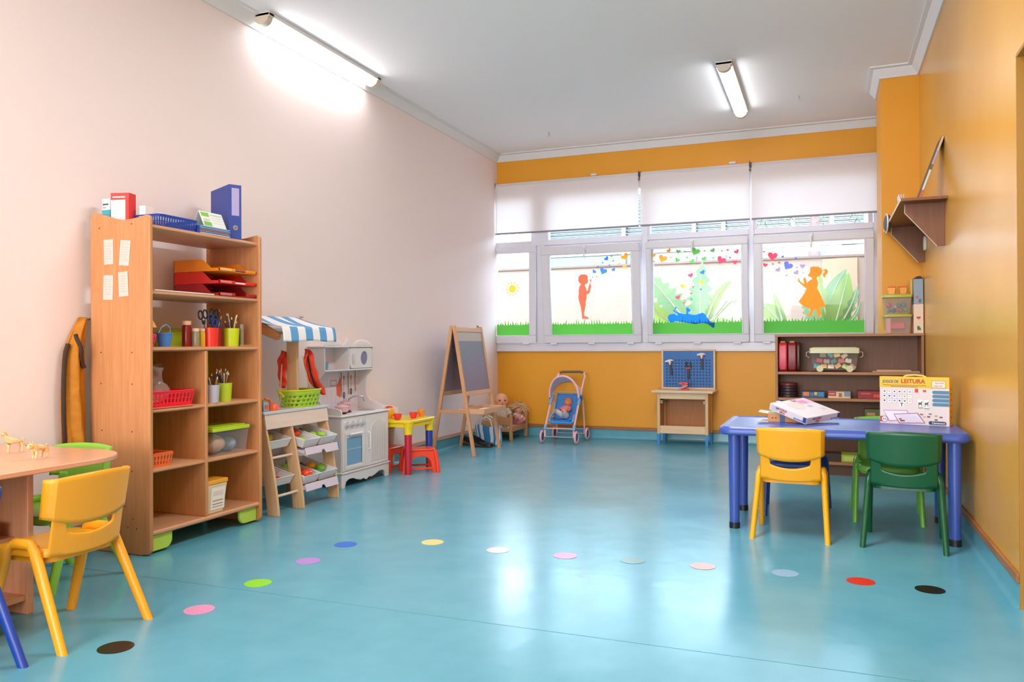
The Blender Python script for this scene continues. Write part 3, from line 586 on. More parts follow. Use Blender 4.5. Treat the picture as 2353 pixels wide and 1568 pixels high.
# ================================================================== TALL BOOKCASE
BK = mat('#cf915f', .42, kind='wood', c2='#c28050', scale=7, key='bookcase_beech'); BKY = mat('#d39d74', .4, kind='woody', c2='#c98f64', scale=7, key='bookcase_beech')
LIME = mat('#a9cf3a', .45, key='lime_panel')
t = thing('bookcase', 'tall beech bookcase with open shelves beside the left wall', 'bookcase', (.25,-5.185,0))
def side_prof(zl, zr): # profile in (y->x) plane
    pts = [(.045,.0),(.05,0)]+[(.385,0)]+arc(.419,.035,.03,-PI/2,0,4)
    pts += [(.449,zr-.03)]+arc(.424,zr-.025,.025,0,PI/2,4)
    n = 8
    for i in range(1,n): a = i/n; pts.append((.40-(.40-.115)*a, zr-.004-(.026)*math.sin(PI*a)+(zl-zr)*a))
    pts += arc(.072,zl-.027,.027,PI/2,PI,4)
    return pts
def side(y0, y1):
    g = G(); g.prism([(y_,z_) for y_,z_ in side_prof(1.742,1.712)],'y',y0,y1)
    p = g.build('side_panel', BK, t, bevel=.006); return p
sp = side(-5.612,-5.590); side(-4.784,-4.762)
for nm, zt, z0 in (('top shelf',1.668,.08),('s',1.334,.08),('s',1.048,.08)):
    G().prism([(z0,zt-.024),(.425,zt-.024),(.437,zt-.016),(.437,zt-.008),(.425,zt),(z0,zt)],'y',-5.590,-4.784).build('shelf', BKY, t)
for zt, a, b in ((.734,-5.590,-5.220),(.734,-5.200,-4.784),(.431,-5.590,-5.220),(.431,-5.200,-4.784)):
    G().prism([(.066,zt-.022),(.425,zt-.022),(.435,zt-.015),(.435,zt-.007),(.425,zt),(.066,zt)],'y',a,b).build('shelf', BKY, t)
G().prism([(.066,.095),(.435,.095),(.443,.103),(.443,.112),(.435,.12),(.066,.12)],'y',-5.590,-4.784).build('bottom_shelf', BKY, t)
G().box(.066,-5.220,.12,.440,-5.200,1.024).build('divider', BK, t, bevel=.004)
G().box(.052,-5.590,.10,.064,-4.784,1.024).build('back_panel', LIME, t)
for a, b, r in ((-5.588,-5.44,1),(-4.93,-4.786,-1)):
    pr = [(a,.094),(a,.012),(b-.045,.012)]+[(b-.045+.045*math.cos(q),.057+.045*math.sin(q)) for q in [-PI/2+PI/2*i/5 for i in range(1,6)]]+[(b,.094)]
    if r < 0: pr = [(a+b-y,z) for y, z in pr]
    G().prism(pr,'x',.405,.423).build('kickboard', mat('#b5d64b',.45), t, bevel=.004)
dt = mat('#4a2f1e',.6)
for x,z in ((.11,1.66),(.33,1.67),(.12,1.02),(.33,1.02),(.12,.86),(.33,.86),(.125,.62),(.33,.62),(.33,.42),(.28,.24),(.335,.18),(.30,.135),(.36,.132)):
    G().cyl((x,-5.6125,z),(x,-5.6110,z),.004,n=8).build('screw_cap', dt, sp)
# notes taped on the side
for i,(x,z,ww,hh,a,lb) in enumerate(((.175,1.535,.064,.128,-.02,'upper left'),(.285,1.525,.068,.128,.10,'upper right tilted'),(.172,1.353,.066,.126,.03,'lower left'),(.275,1.367,.064,.125,-.05,'lower right'))):
    n = thing('paper_note', lb+' small white paper note taped on the bookcase side', 'note', (x,-5.613,z-.06), 0, 'notes taped on the bookcase')
    M = Matrix.Translation((x,-5.6135,z)) @ Matrix.Rotation(a,4,'Y')
    G().box(-ww/2,-.0005,-hh/2,ww/2,.0005,hh/2,M).build('sheet', mat('#d6c6bc',.7), n)
    g = G()
    for k in range(7): g.box(-ww/2+.008,-.0012,hh/2-.022-k*.013,ww/2-.008-.006*(k%3),-.0006,hh/2-.0205-k*.013,M)
    g.build('written_lines', mat('#b3a49c',.7), n)
Zs = {0:1.668,1:1.334,2:1.048,3:.734,4:.431,5:.12}
def carton(name, label, cat, x0, y0, z0, x1, y1, z1, c, parts=(), group=None, rz=0):
    o = thing(name, label, cat, ((x0+x1)/2,(y0+y1)/2,z0), 0, group); M = Matrix.Translation(((x0+x1)/2,(y0+y1)/2,z0)) @ Matrix.Rotation(rz,4,'Z')
    dx, dy = (x1-x0)/2, (y1-y0)/2
    G().box(-dx,-dy,0,dx,dy,z1-z0,M).build('carton_body', mat(c,.5), o, bevel=.001)
    for ip, (nm, face, a0, b0, a1, b1, cc) in enumerate(parts):   # face: '-y' uses (x,z), '+x' uses (y,z), fractions
        H_ = z1-z0
        if face == '-y': g = G().box(-dx+2*dx*a0,-dy-.0006-.0004*ip,H_*b0,-dx+2*dx*a1,-dy,H_*b1,M)
        elif face == '+x': g = G().box(dx,-dy+2*dy*a0,H_*b0,dx+.0006+.0004*ip,-dy+2*dy*a1,H_*b1,M)
        else: g = G().box(-dx+2*dx*a0,-dy+2*dy*b0,H_,-dx+2*dx*a1,-dy+2*dy*b1,H_+.0006+.0004*ip,M)
        g.build(nm, mat(cc,.5), o)
    return o, M
# on top of the bookcase
z = Zs[0]
carton('medicine_box','small white and teal medicine box leftmost on top of the bookcase','box',.07,-5.56,z,.125,-5.51,z+.155,'#e9e2df',(('teal_band','-y',0,0,1,.62,'#4aa7b5'),('teal_band','+x',0,0,1,.62,'#4aa7b5'),('print','-y',.1,.78,.8,.83,'#4b4b50'),('print','-y',.1,.68,.5,.71,'#8a8a90')))
carton('medicine_box','red and white carton with curved stripe on top of the bookcase','box',.135,-5.56,z,.235,-5.50,z+.178,'#f0e7e4',(('red_flap','-y',0,.8,1,1,'#e4413a'),('red_side','+x',0,0,1,1,'#e5382f'),('print','-y',.1,.86,.8,.9,'#f6dcd8'),('red_stripe','-y',.82,0,1,.8,'#e5382f')),rz=.25)
carton('medicine_box','plain white carton standing right of the red carton','box',.262,-5.50,z,.30,-5.44,z+.115,'#efe4e0',(),rz=.1)
o = G().lathe([(.0,0),(.024,0),(.026,.05),(.02,.075),(.008,.085),(0,.086)],(.335,-5.43,z),20).build('cream_tub', mat('#e6dcd8',.4)); tag(o,'small pale rounded tub beside the white carton','tub')
# blue basket
def basket(label, x0, y0, x1, y1, z0, h, c, fl=.012, slots=10, group=None, name='plastic_basket', rot=0):
    o = thing(name, label, 'basket', ((x0+x1)/2,(y0+y1)/2,z0), rot, group); m = mat(c,.35,key='basket_plastic'); cx_, cy_ = (x0+x1)/2,(y0+y1)/2
    M = Matrix.Translation((cx_,cy_,z0)) @ Matrix.Rotation(rot,4,'Z'); a, b = (x1-x0)/2-fl, (y1-y0)/2-fl
    g = G(); g.prism(rrect(-a,-b,a,b,.012),'z',0,.004); g.build('base', m, o, M=M)
    g = G(); th = .003; rows = 4; zr = [h*(.12+.62*i/rows) for i in range(rows+1)]
    def pt(k, s, zz):  # k side, s along -1..1
        e = fl*zz/h
        return ((a+e)*s, -(b+e)) if k == 0 else ((a+e), (b+e)*s) if k == 1 else ((a+e)*-s, (b+e)) if k == 2 else (-(a+e), (b+e)*-s)
    def strip(za, zb, k, s0, s1):
        p = [pt(k,s0,za)+(za,), pt(k,s1,za)+(za,), pt(k,s1,zb)+(zb,), pt(k,s0,zb)+(zb,)]
        g._f([g.bm.verts.new(q) for q in p])
    for k in range(4):
        ns = slots if k in (0,2) else max(4,int(slots*b/a))
        strip(0,h*.2,k,-1,1); strip(h*.82,h,k,-1,1); strip(h*.48,h*.54,k,-1,1)
        for i in range(ns+1):
            c0 = -1+2*i/ns; w = .55/ns
            strip(h*.2,h*.48,k,max(-1,c0-w),min(1,c0+w)); strip(h*.54,h*.82,k,max(-1,c0-w),min(1,c0+w))
    g.build('openwork_wall', m, o, solid=.0025, M=M, smooth=False)
    A, B = a+fl, b+fl; g = G(); g.tube([(p[0],p[1],h) for p in rrect(-A,-B,A,B,.015)],.004,6,closed=True); g.build('rim', m, o, M=M)
    return o, M
basket('blue openwork basket lying on top of the bookcase',.16,-5.50,.40,-5.235,z,.065,'#2a4ba8',slots=14)
o = thing('document_stack','stack of blue folders and papers in a blue tray on the bookcase top','documents',(.28,-5.10,z))
G().box(.16,-5.215,z,.40,-4.98,z+.005).build('tray_base',mat('#3558b8',.4),o); g=G(); g.box(.16,-5.222,z,.40,-5.215,z+.045); g.build('tray_side',mat('#3558b8',.4),o); G().box(.16,-4.98,z,.40,-4.973,z+.045).build('tray_side',mat('#3558b8',.4),o)
for i,(c,dx) in enumerate((('#d9e6ef',.0),('#3f7fcf',.004),('#e9e2dd',-.006),('#c9775d',.002),('#4d8fd6',.006),('#dfe8f2',-.004),('#7fb2dd',.003))):
    G().box(.165+dx,-5.213,z+.006+i*.0062,.402+dx,-4.983,z+.0112+i*.0062).build('folder',mat(c,.5),o)
o = thing('desk_calendar','white and green tent calendar standing on the folder stack','calendar',(.33,-5.08,z+.052))
zz = z+.0515
for nm, xa, xb in (('front_card',.385,.345),('back_card',.305,.345)):
    g = G(); g.prism([(xa,zz),(xa+.0015,zz),(xb+.0015,zz+.088),(xb,zz+.088)],'y',-5.17,-4.99); f = g.build(nm, mat('#e8ece4',.6), o)
    if nm == 'front_card':
        for a0,a1,b0,b1,c in ((-5.16,-5.10,.004,.028,'#7cbf4a'),(-5.16,-5.10,.058,.082,'#86c452'),(-5.155,-5.105,.040,.043,'#d07a9a'),(-5.155,-5.11,.033,.036,'#9aa39a'),(-5.09,-5.0,.070,.073,'#8aa08a'),(-5.09,-5.0,.055,.0565,'#b9c2b5'),(-5.09,-5.0,.040,.0415,'#b9c2b5'),(-5.09,-5.0,.025,.0265,'#b9c2b5')):
            g = G(); s0 = lambda q: xa+.0017-.04*q/.088
            g._f([g.bm.verts.new(p) for p in ((s0(b0),a0,zz+b0),(s0(b0),a1,zz+b0),(s0(b1),a1,zz+b1),(s0(b1),a0,zz+b1))]); g.build('printed_field', mat(c,.6), f)
o = thing('ring_binder','upright dark blue ring binder on the right end of the bookcase','binder',(.3,-4.85,z))
bm_ = mat('#27408f',.45); Mb = Matrix.Translation((.27,-4.865,z)) @ Matrix.Rotation(math.radians(-28),4,'Z')
g = G(); g.box(-.145,-.036,0,.145,-.033,.32,Mb); g.build('front_cover',bm_,o); G().box(-.145,.033,0,.145,.036,.32,Mb).build('back_cover',bm_,o)
s_ = G().box(.145,-.036,0,.148,.036,.32,Mb).build('spine',bm_,o,bevel=.001); G().box(.1482,-.022,.14,.149,.022,.30,Mb).build('spine_label',mat('#a89bc4',.5),s_)
g = G(); g.lathe([(.014,0),(.014,.002),(.009,.002),(.009,0)],(0,0,0),20,Mb @ Rm(0,PI/2,0,(.148,0,.07))); g.build('finger_ring',STEEL,s_)
G().box(-.14,-.030,.005,.13,.030,.30,Mb).build('paper_block',mat('#e9e4e2',.7),o)
# shelf 1 : letter trays
def letter_tray(label, zb, c):
    o = thing('letter_tray', label, 'tray', (.24,-5.1,zb), 0, 'stacked letter trays on the second shelf'); m = mat(c,.4); y0,y1 = -5.10,-4.99; h = .068
    G().box(.10,y0,zb,.43,y1+.2,zb+.004).build('tray_base',m,o)
    for yy in (y0,y1+.196):
        G().prism([(.10,zb+.004),(.43,zb+.004),(.43,zb+.016),(.37,zb+.018),(.31,zb+h),(.10,zb+h)],'y',yy,yy+.004).build('tray_side',m,o)
    G().box(.10,y0,zb+.004,.104,y1+.2,zb+h).build('tray_back',m,o)
    for ya, yb_ in ((y0,y0+.13),(y1+.11,y1+.2)): G().box(.426,ya,zb+.002,.43,yb_,zb+.020).build('tray_lip',m,o)
    G().box(.43,y0+.01,zb+.004,.431,y0+.10,zb+.017).build('label_holder',mat(tuple_hex(c),.4),o)
    return o
def tuple_hex(c): 
    v = [int(c[i:i+2],16) for i in (1,3,5)]; return '#%02x%02x%02x' % tuple(min(255,int(q+(255-q)*.35)) for q in v)
z = Zs[1]
letter_tray('dark red letter tray at the bottom of the stack of three',z,'#a81c24'); letter_tray('bright red letter tray in the middle of the stack of three',z+.070,'#dc2b24'); letter_tray('orange letter tray on top of the stack of three',z+.140,'#f08b16')
o = G().box(.20,-5.08,z+.0755,.425,-4.83,z+.084).build('paper_sheets',mat('#efe4df',.7)); tag(o,'white papers lying in the middle red letter tray','paper')
g = G(); g.sheet(lambda u,v:(.16+.25*u,-4.97+.17*v,z+.152+.018*math.sin(u*PI)*math.sin(v*PI)),8,8); tag(g.build('purple_folder',mat('#8f72c4',.5),solid=.003),'purple plastic folder lying in the top orange tray','folder')
o = G().box(.12,-5.56,z,.43,-5.14,z+.006).build('paper_sheets',mat('#eadad4',.7)); tag(o,'flat white papers on the second shelf left of the letter trays','paper')
# shelf 2
z = Zs[2]
def bucket(name, label, c, x, y, r, h, c2=None):
    o = thing(name, label, 'bucket', (x,y,z)); m = mat(c,.4)
    G().lathe([(r*.72,0),(r,h),(r*1.05,h),(r*1.05,h-.006),(r*.99,h-.006)],(x,y,z),24).build('bucket_wall',m,o)
    G().tube([(x,y-r,z+h),(x+.01,y-r*.7,z+h+.03),(x+.012,y,z+h+.045),(x+.01,y+r*.7,z+h+.03),(x,y+r,z+h)],.0025,6).build('bucket_handle',mat(c2 or c,.4),o)
bucket('toy_bucket','small blue toy bucket with raised handle on the third shelf','#4a80cf',.365,-5.435,.040,.072,'#8fb6dd')
basket('small bright pink openwork basket at the left end of the third shelf',.29,-5.585,.395,-5.515,z,.062,'#ff2f74',slots=6)
g = G(); g.prism([(.30,z+.10),(.38,z+.10),(.34,z+.16)],'y',-5.585,-5.50); tag(g.build('foam_wedge',mat('#f0b056',.6)),'yellow orange wedge above the pink basket at the left end of the third shelf','toy') 
tag(G().box(.27,-5.585,z,.345,-5.50,z+.10).build('brown_carton',mat('#c9a08a',.6)),'small tan carton under the orange wedge','box')
g = G(); g.prism([(-5.26,z),(-5.07,z)]+[(-5.07-.0,z+.06)]+[(-5.165+.095*math.cos(a),z+.06+.045*math.sin(a)) for a in [PI*i/8 for i in range(1,8)]]+[(-5.26,z+.06)],'x',.10,.20); tag(g.build('lime_caddy',mat('#b6c832',.4)),'lime plastic caddy at the back of the third shelf','caddy')
def jar(label, x, y, r, h, c, lidc, lh=.02):
    o = thing('jar', label, 'jar', (x,y,z)); G().lathe([(r*.95,0),(r,.006),(r,h-.012),(r*.8,h)],(x,y,z),22).build('jar_body',mat(c,.2),o)
    G().lathe([(r*.9,h-.002),(r*.92,h),(r*.92,h+lh),(0,h+lh)],(x,y,z),22).build('jar_lid',mat(lidc,.5),o)
jar('tall dark red glitter jar with beige lid on the third shelf',.35,-5.262,.025,.12,'#7d0f14','#e2b58c')
jar('small glass jar of dark beads with beige lid beside the red jar',.385,-5.232,.0195,.085,'#8c8264','#e6bd9c',.015)
jar('small glass jar of yellow grains with beige lid',.37,-5.172,.0195,.085,'#d9a92e','#e6bd9c',.015)
def cup(label, x, y, c, r=.042, h=.105, z=z, group='pen cups on the bookcase'):
    o = thing('pen_cup', label, 'cup', (x,y,z), 0, group); m = mat(c,.3)
    G().lathe([(r*.86,0),(r,h),(r*.94,h),(r*.82,.004),(0,.004)],(x,y,z),28).build('cup_wall',m,o)
    return (x,y,z)
def pen(label, c, base, top, r=.004, tipc=None, cat='pencil', name='pencil'):
    o = thing(name, label, cat, base, 0, 'pencils and pens standing in the cups'); b, t_ = Vector(base), Vector(top); d = (t_-b).normalized()
    G().cyl(b,t_,r,n=6).build('barrel',mat(c,.4),o); G().cyl(t_,t_+d*.014,r,.0008,6).build('point',mat(tipc or '#e8cfa4',.5),o)
cols = ['#1b1b1f','#223c7a','#c9a063','#2a2a2e','#8a3430','#d8c49a','#14273f','#3a6a4a','#c07a3a','#202026']
cn = {'#1b1b1f':'black','#223c7a':'blue','#c9a063':'tan','#2a2a2e':'charcoal','#8a3430':'brown red','#d8c49a':'cream','#14273f':'navy','#3a6a4a':'green','#c07a3a':'orange brown','#202026':'jet black'}
def fill(where, x, y, z, n, h0, h1, seed, r=.028, spread=1.5):
    q = random.Random(seed)
    for i in range(n):
        a = 2*PI*i/n+q.uniform(-.2,.2); rr = r*q.uniform(.5,.95); c = cols[(i+seed)%len(cols)]
        b = (x+rr*.6*math.cos(a+2.6), y+rr*.6*math.sin(a+2.6), z+.008); hh = q.uniform(h0,h1)
        pen('%s pencil standing in %s' % (cn[c],where), c, b, (x+rr*spread*math.cos(a), y+rr*spread*math.sin(a), z+hh), q.choice((.003,.0036,.0045)))
def scissors(label, c, x, y, zb, a, h, s=1):
    o = thing('scissors', label, 'scissors', (x,y,zb)); M = Matrix.Translation((x,y,zb)) @ Matrix.Rotation(a,4,'X') @ Matrix.Scale(s,4); m = mat(c,.35)
    G().box(-.002,-.006,0,.0,.004,h*.62,M).build('blade',STEEL,o); G().box(.0,-.004,0,.002,.006,h*.62,M).build('blade',STEEL,o)
    for sg in (-1,1):
        g = G(); g.tube([(0,sg*.018+.016*math.cos(q),h*.85+.024*math.sin(q)) for q in [2*PI*i/16 for i in range(16)]],.0045,8,closed=True)
        g.tube([(0,sg*.004,h*.58),(0,sg*.010,h*.70)],.005,8); g.build('finger_loop',m,o,M=M)
cup('bright red pen cup holding scissors on the third shelf',.375,-5.108,'#e8322a'); cup('dark red pen cup behind the bright red one',.315,-5.01,'#b31d20'); cup('lime yellow pen cup on the third shelf',.375,-4.943,'#c3cf1d',.046)
scissors('black scissors leaning left in the bright red cup','#151518',.365,-5.13,z+.01,.16,.20)
scissors('navy scissors upright in the bright red cup','#182a5a',.385,-5.105,z+.01,-.02,.17)
scissors('black scissors leaning right in the bright red cup','#101013',.36,-5.085,z+.01,-.12,.21)
scissors('small blue scissors with yellow blade guard at front of the red cup','#1d3270',.395,-5.09,z+.01,-.08,.14)
fill('the dark red cup',.315,-5.01,z,6,.16,.21,2); fill('the lime yellow cup on the third shelf',.375,-4.943,z,9,.13,.18,5)
for y_, lb in ((-4.862,'clear slim tube standing right of the lime cup'),): 
    tag(G().lathe([(.014,0),(.014,.13),(.012,.13),(.012,.003),(0,.003)],(.38,y_,z),16).build('clear_tube',mat('#d9c8b8',.2,trans=.35,kind='glass')),lb,'tube')
pen('single pencil lying flat at the right end of the third shelf','#b59a5a',(.40,-4.90,z+.005),(.40,-4.80,z+.005),.004)
# shelf 3
z = Zs[3]
basket('red openwork basket on the fourth shelf left',.20,-5.575,.425,-5.285,z+.008,.075,'#f01c2c',slots=9)
tag(G().box(.15,-5.58,z,.435,-5.30,z+.006).build('coral_folder',mat('#ef6a50',.45)),'flat coral folder under the red basket','folder')
g = G()
def bag(u, v):
    a = 2*PI*u; r = .055*(1-.75*abs(v-.15)**.8) if v < .45 else .022+.07*(v-.45)*(1+.4*math.sin(3*a+1)); r = max(r,.012)
    return Vector((.31+r*math.cos(a)*.7, -5.44+r*math.sin(a)*1.35+.03*math.sin(v*5), z+.03+.185*v+.012*math.sin(2*a+v*4)))
g.sheet(bag,28,16); tag(g.build('plastic_bag',mat('#efe3dc',.12,trans=.25,kind='glass')),'crumpled clear plastic bag tied up in the red basket','bag')
cup('grey pen cup on the fourth shelf behind the divider',.40,-5.125,'#b9b2bd',.04,.10,z); cup('lime yellow pen cup on the fourth shelf',.375,-5.005,'#bccb2a',.046,.105,z)
fill('the grey cup',.40,-5.125,z,5,.13,.17,8); fill('the lime yellow cup on the fourth shelf',.375,-5.005,z,9,.14,.18,4)
# shelf 4
z = Zs[4]
basket('small orange openwork basket on the fifth shelf left',.27,-5.58,.415,-5.425,z,.07,'#f4712c',slots=7)
def lidbox(name, label, x0, y0, z0, x1, y1, z1, tubc, lidc, milk=.35, taper=.012, lh=.022, group=None):
    o = thing(name, label, 'storage box', ((x0+x1)/2,(y0+y1)/2,z0), 0, group); g = G(); t_ = taper; zt = z1-lh
    def R4(e, zq): return [(x0+e,y0+e,zq),(x1-e,y0+e,zq),(x1-e,y1-e,zq),(x0+e,y1-e,zq)]
    A = [g.bm.verts.new(p) for p in R4(t_,z0)]; B = [g.bm.verts.new(p) for p in R4(0,zt)]
    g._f(A)
    for i in range(4): g._f([A[i],A[(i+1)%4],B[(i+1)%4],B[i]])
    g.build('tub', mat(tubc,.12,trans=milk,kind='glass',key='clear_plastic'), o, smooth=False)
    g = G(); g.prism(rrect(x0-.008,y0-.008,x1+.008,y1+.008,.012),'z',zt-.004,z1-.006); g.prism(rrect(x0+.01,y0+.01,x1-.01,y1-.01,.012),'z',z1-.006,z1); l = g.build('lid', mat(lidc,.35), o, bevel=.002)
    return o, l
lidbox('storage_box','clear plastic box with lime lid on the fifth shelf right',.20,-5.14,z,.42,-4.85,z+.165,'#f4f6f8','#b7d22c',.10)
tag(G().ell((.31,-5.05,z+.062),(.09,.08,.055),18).build('cloth_bundle',mat('#dca98a',.8,kind='fabric',scale=30,bump=.3)),'pinkish cloth bundle inside the lime-lidded box','cloth')
tag(G().ell((.31,-4.91,z+.05),(.06,.045,.042),16).build('cloth_bundle',mat('#9db4cf',.8,kind='fabric',scale=30,bump=.3)),'pale blue cloth bundle inside the lime-lidded box','cloth')
# bottom shelf
z = Zs[5]
o = thing('snack_tub','square cream tub with orange yellow lid and printed label on the bottom shelf','tub',(.34,-5.12,z))
g = G(); A=[g.bm.verts.new(p) for p in ((.29,-5.185,z),(.42,-5.185,z),(.42,-5.065,z),(.29,-5.065,z))]; B=[g.bm.verts.new(p) for p in ((.275,-5.195,z+.165),(.435,-5.195,z+.165),(.435,-5.045,z+.165),(.275,-5.045,z+.165))]
g._f(A); g._f(B); [g._f([A[i],A[(i+1)%4],B[(i+1)%4],B[i]]) for i in range(4)]; g.build('tub_body',mat('#e3c69c',.4),o,bevel=.005)
G().prism(rrect(.268,-5.198,.438,-5.035,.015),'z',z+.165,z+.187).build('lid',mat('#eda32c',.4),o,bevel=.003)
M = Matrix.Translation((.4283,-5.115,z+.08)) @ Matrix.Rotation(math.radians(5),4,'Y')
G().box(0,-.055,-.06,.001,.055,.065,M).build('label_print',mat('#efe6dc',.5),o)
for k,(a,b,c) in enumerate(((.02,.045,'#e9cfc0'),(-.012,-.006,'#c98a3a'),(-.03,-.026,'#a85a3a'),(-.045,-.041,'#b98a6a'))): G().box(.0011,-.04,a,.0016,.04,b,M).build('label_text',mat(c,.5),o)
# coat hanging behind the bookcase
o = thing('coat','ochre coat with dark trim hanging on the wall behind the bookcase','coat',(.03,-5.66,.52))
g = G()
def cf(u, v):
    zz = .52+.68*v; w = .135*(1-.85*max(0,(v-.72)/.28)**1.4)*(.86+.14*math.sin(min(1,v*1.3)*PI)); yc = -5.63
    return Vector((.012+.06*math.sin(u*PI)*(1-.5*v)+.010*math.sin(u*14+v*3), yc-w+w*u, zz))
g.sheet(cf,24,16); g.build('coat_body',mat('#c98018',.8,kind='fabric',scale=20,c2='#b06d12',bump=.2),o,solid=.012)
g = G(); P = [cf(.02+.02*math.sin(v*3),v)+Vector((.014,-.006,0)) for v in [i/14*.8 for i in range(15)]]; g.tube(P,.011,8); g.build('dark_trim',mat('#3d2618',.8),o)
G().tube([cf(.75-.6*v,.62+.25*v-.0)+Vector((.022,0,0)) for v in [i/8 for i in range(9)]],.010,8).build('collar_trim',mat('#3d2618',.8),o)
G().cyl((0,-5.60,1.19),(.05,-5.60,1.20),.007).build('wall_hook',STEEL,o)
# ================================================================== MARKET STALL
BIR = mat('#dcb48a', .45, kind='wood', c2='#d4a87c', scale=5, key='birch'); BIRY = mat('#e6cfc0', .45, kind='woody', c2='#e0c5b4', scale=5, key='birch')
GRY = mat('#cfccd0', .35, key='counter_grey')
t = thing('market_stall', 'wooden toy market stall with blue striped awning and tilted bins', 'play stall', (.2,-4.29,0))
def xo(z): return .345+.115*(1-(z/.62)**1.35) if z < .62 else .345
for yy, th in ((-3.985,.018),(-4.375,.018),(-4.628,.018)):
    zs = [.62*i/12 for i in range(13)]
    G().prism([(xo(z_),z_) for z_ in zs]+[(xo(z_)-.085,z_) for z_ in zs[::-1]],'y',yy,yy+th).build('curved_leg', BIR, t, bevel=.003)
for yy in (-3.985,-4.628): G().box(.02,yy,0,.06,yy+.018,.62).build('rear_leg', BIR, t)
G().box(.01,-4.640,.620,.365,-3.950,.640).build('counter', GRY, t, bevel=.005)
M_ = Matrix.Translation((.352,0,.62)) @ Matrix.Rotation(math.radians(-9),4,'Y')
G().box(-.006,-4.628,-.092,.006,-3.967,0,M_).build('fascia', BIRY, t, bevel=.002)
for zz_ in (.348,.113): G().cyl((xo(zz_)-.04,-4.61,zz_),(xo(zz_)-.04,-4.375,zz_),.0085).build('dowel', BIRY, t)
for zz_ in (.505,.27,.12): G().box(.03,-4.61,zz_-.02,.045,-3.985,zz_+.02).build('rear_rail', BIR, t)
for zz_, z2 in ((.40,.32),(.165,.075)):
    for yy in (-3.99,-4.36,-4.61): pass
# posts and awning
G().prism([(.215,.64),(.30,.64),(.30,1.14),(.215,1.17)],'y',-4.225,-4.205).build('post', BIR, t, bevel=.003)
for yy in (-4.60,-3.985):
    pr = [(.13,1.23),(.16,1.235)]+[(.36,1.135)]+arc(.345,1.112,.026,PI/3,-PI/2,6)+[(.13,1.16)]
    if yy < -4.5: yy = -4.50
    G().prism(pr,'y',yy,yy+.018).build('awning_arm', mat('#d99a66',.45,kind='woodx'), t, bevel=.003)
G().cyl((.14,-4.50,1.20),(.14,-3.96,1.20),.012).build('awning_rod', BIR, t)
G().box(.235,-4.482,1.125,.255,-3.985,1.145).build('awning_bar', BIR, t)
G().ell((.14,-3.955,1.255),(.018,.014,.01),12).build('knob', mat('#cbb2a0',.5), t)
AW = mat('#f1ecec', .75, kind='stripes', c2='#5f9fd2', scale=3.7, key='awning_cloth')
def aw(u, v):
    y = -4.53+.575*u; sag = .016*math.sin(u*PI*2)**2*math.sin(min(1,v/.7)*PI)
    if v < .72: q = v/.72; x = .10+.315*q; z = 1.250-.078*q**1.15-.014*math.sin(q*PI)-sag
    else: q = (v-.72)/.28; x = .415+.012*math.sin(q*PI/2); z = 1.172-.092*q
    if v >= .72: z += -.004*math.sin(u*9)
    return Vector((x,y,z))
G().sheet(aw,36,24,uv=True).build('awning', AW, t, solid=.003)
# red aprons hanging on the post
RED = mat('#ef4324', .75, kind='fabric', scale=25, c2='#d93317', bump=.25)
def apron(label, x, y, pts, w):
    o = thing('apron', label, 'apron', (x,y,.66), 0, 'red aprons hung on the stall'); g = G(); n = len(pts)-1
    def fn(u, v):
        f = v*n; i = min(int(f), n-1); q = f-i; c = [pts[i][k]*(1-q)+pts[i+1][k]*q for k in range(4)]
        return Vector((c[0]+.020*math.sin(u*9+v*4), c[1]+(u-.5)*c[3]*1.7+.006*math.sin(v*17), c[2]+.030*math.sin(u*PI)*(1-v)-.015*u*v))
    g.sheet(fn,24,26); g.build('apron_cloth', RED, o, solid=.005)
    return o
o = apron('larger orange red apron draped to the right of the stall post',.31,-4.1,[(.31,-4.125,1.0,.035),(.315,-4.125,.95,.075),(.318,-4.10,.88,.085),(.318,-4.055,.82,.085),(.318,-3.995,.765,.075),(.325,-3.965,.72,.03)],.06)
G().tube([(.325,-4.145,1.00),(.328,-4.11,.86),(.328,-4.06,.77),(.328,-4.02,.755)],.006,6).build('dark_binding', mat('#1f1512',.8), o)
G().tube([(.318,-4.185,.98),(.33,-4.17,.88),(.33,-4.14,.80),(.32,-4.10,.75)],.004,6).build('apron_string', mat('#e0a77c',.7), o)
o = apron('small orange red apron hanging left of the stall post',.26,-4.27,[(.195,-4.225,.99,.02),(.20,-4.255,.94,.06),(.20,-4.25,.88,.05),(.20,-4.24,.82,.03),(.20,-4.235,.78,.012)],.05)
G().tube([(.25,-4.32,.93),(.25,-4.33,.80),(.25,-4.335,.67)],.0035,6).build('apron_string', mat('#d9a183',.7), o)
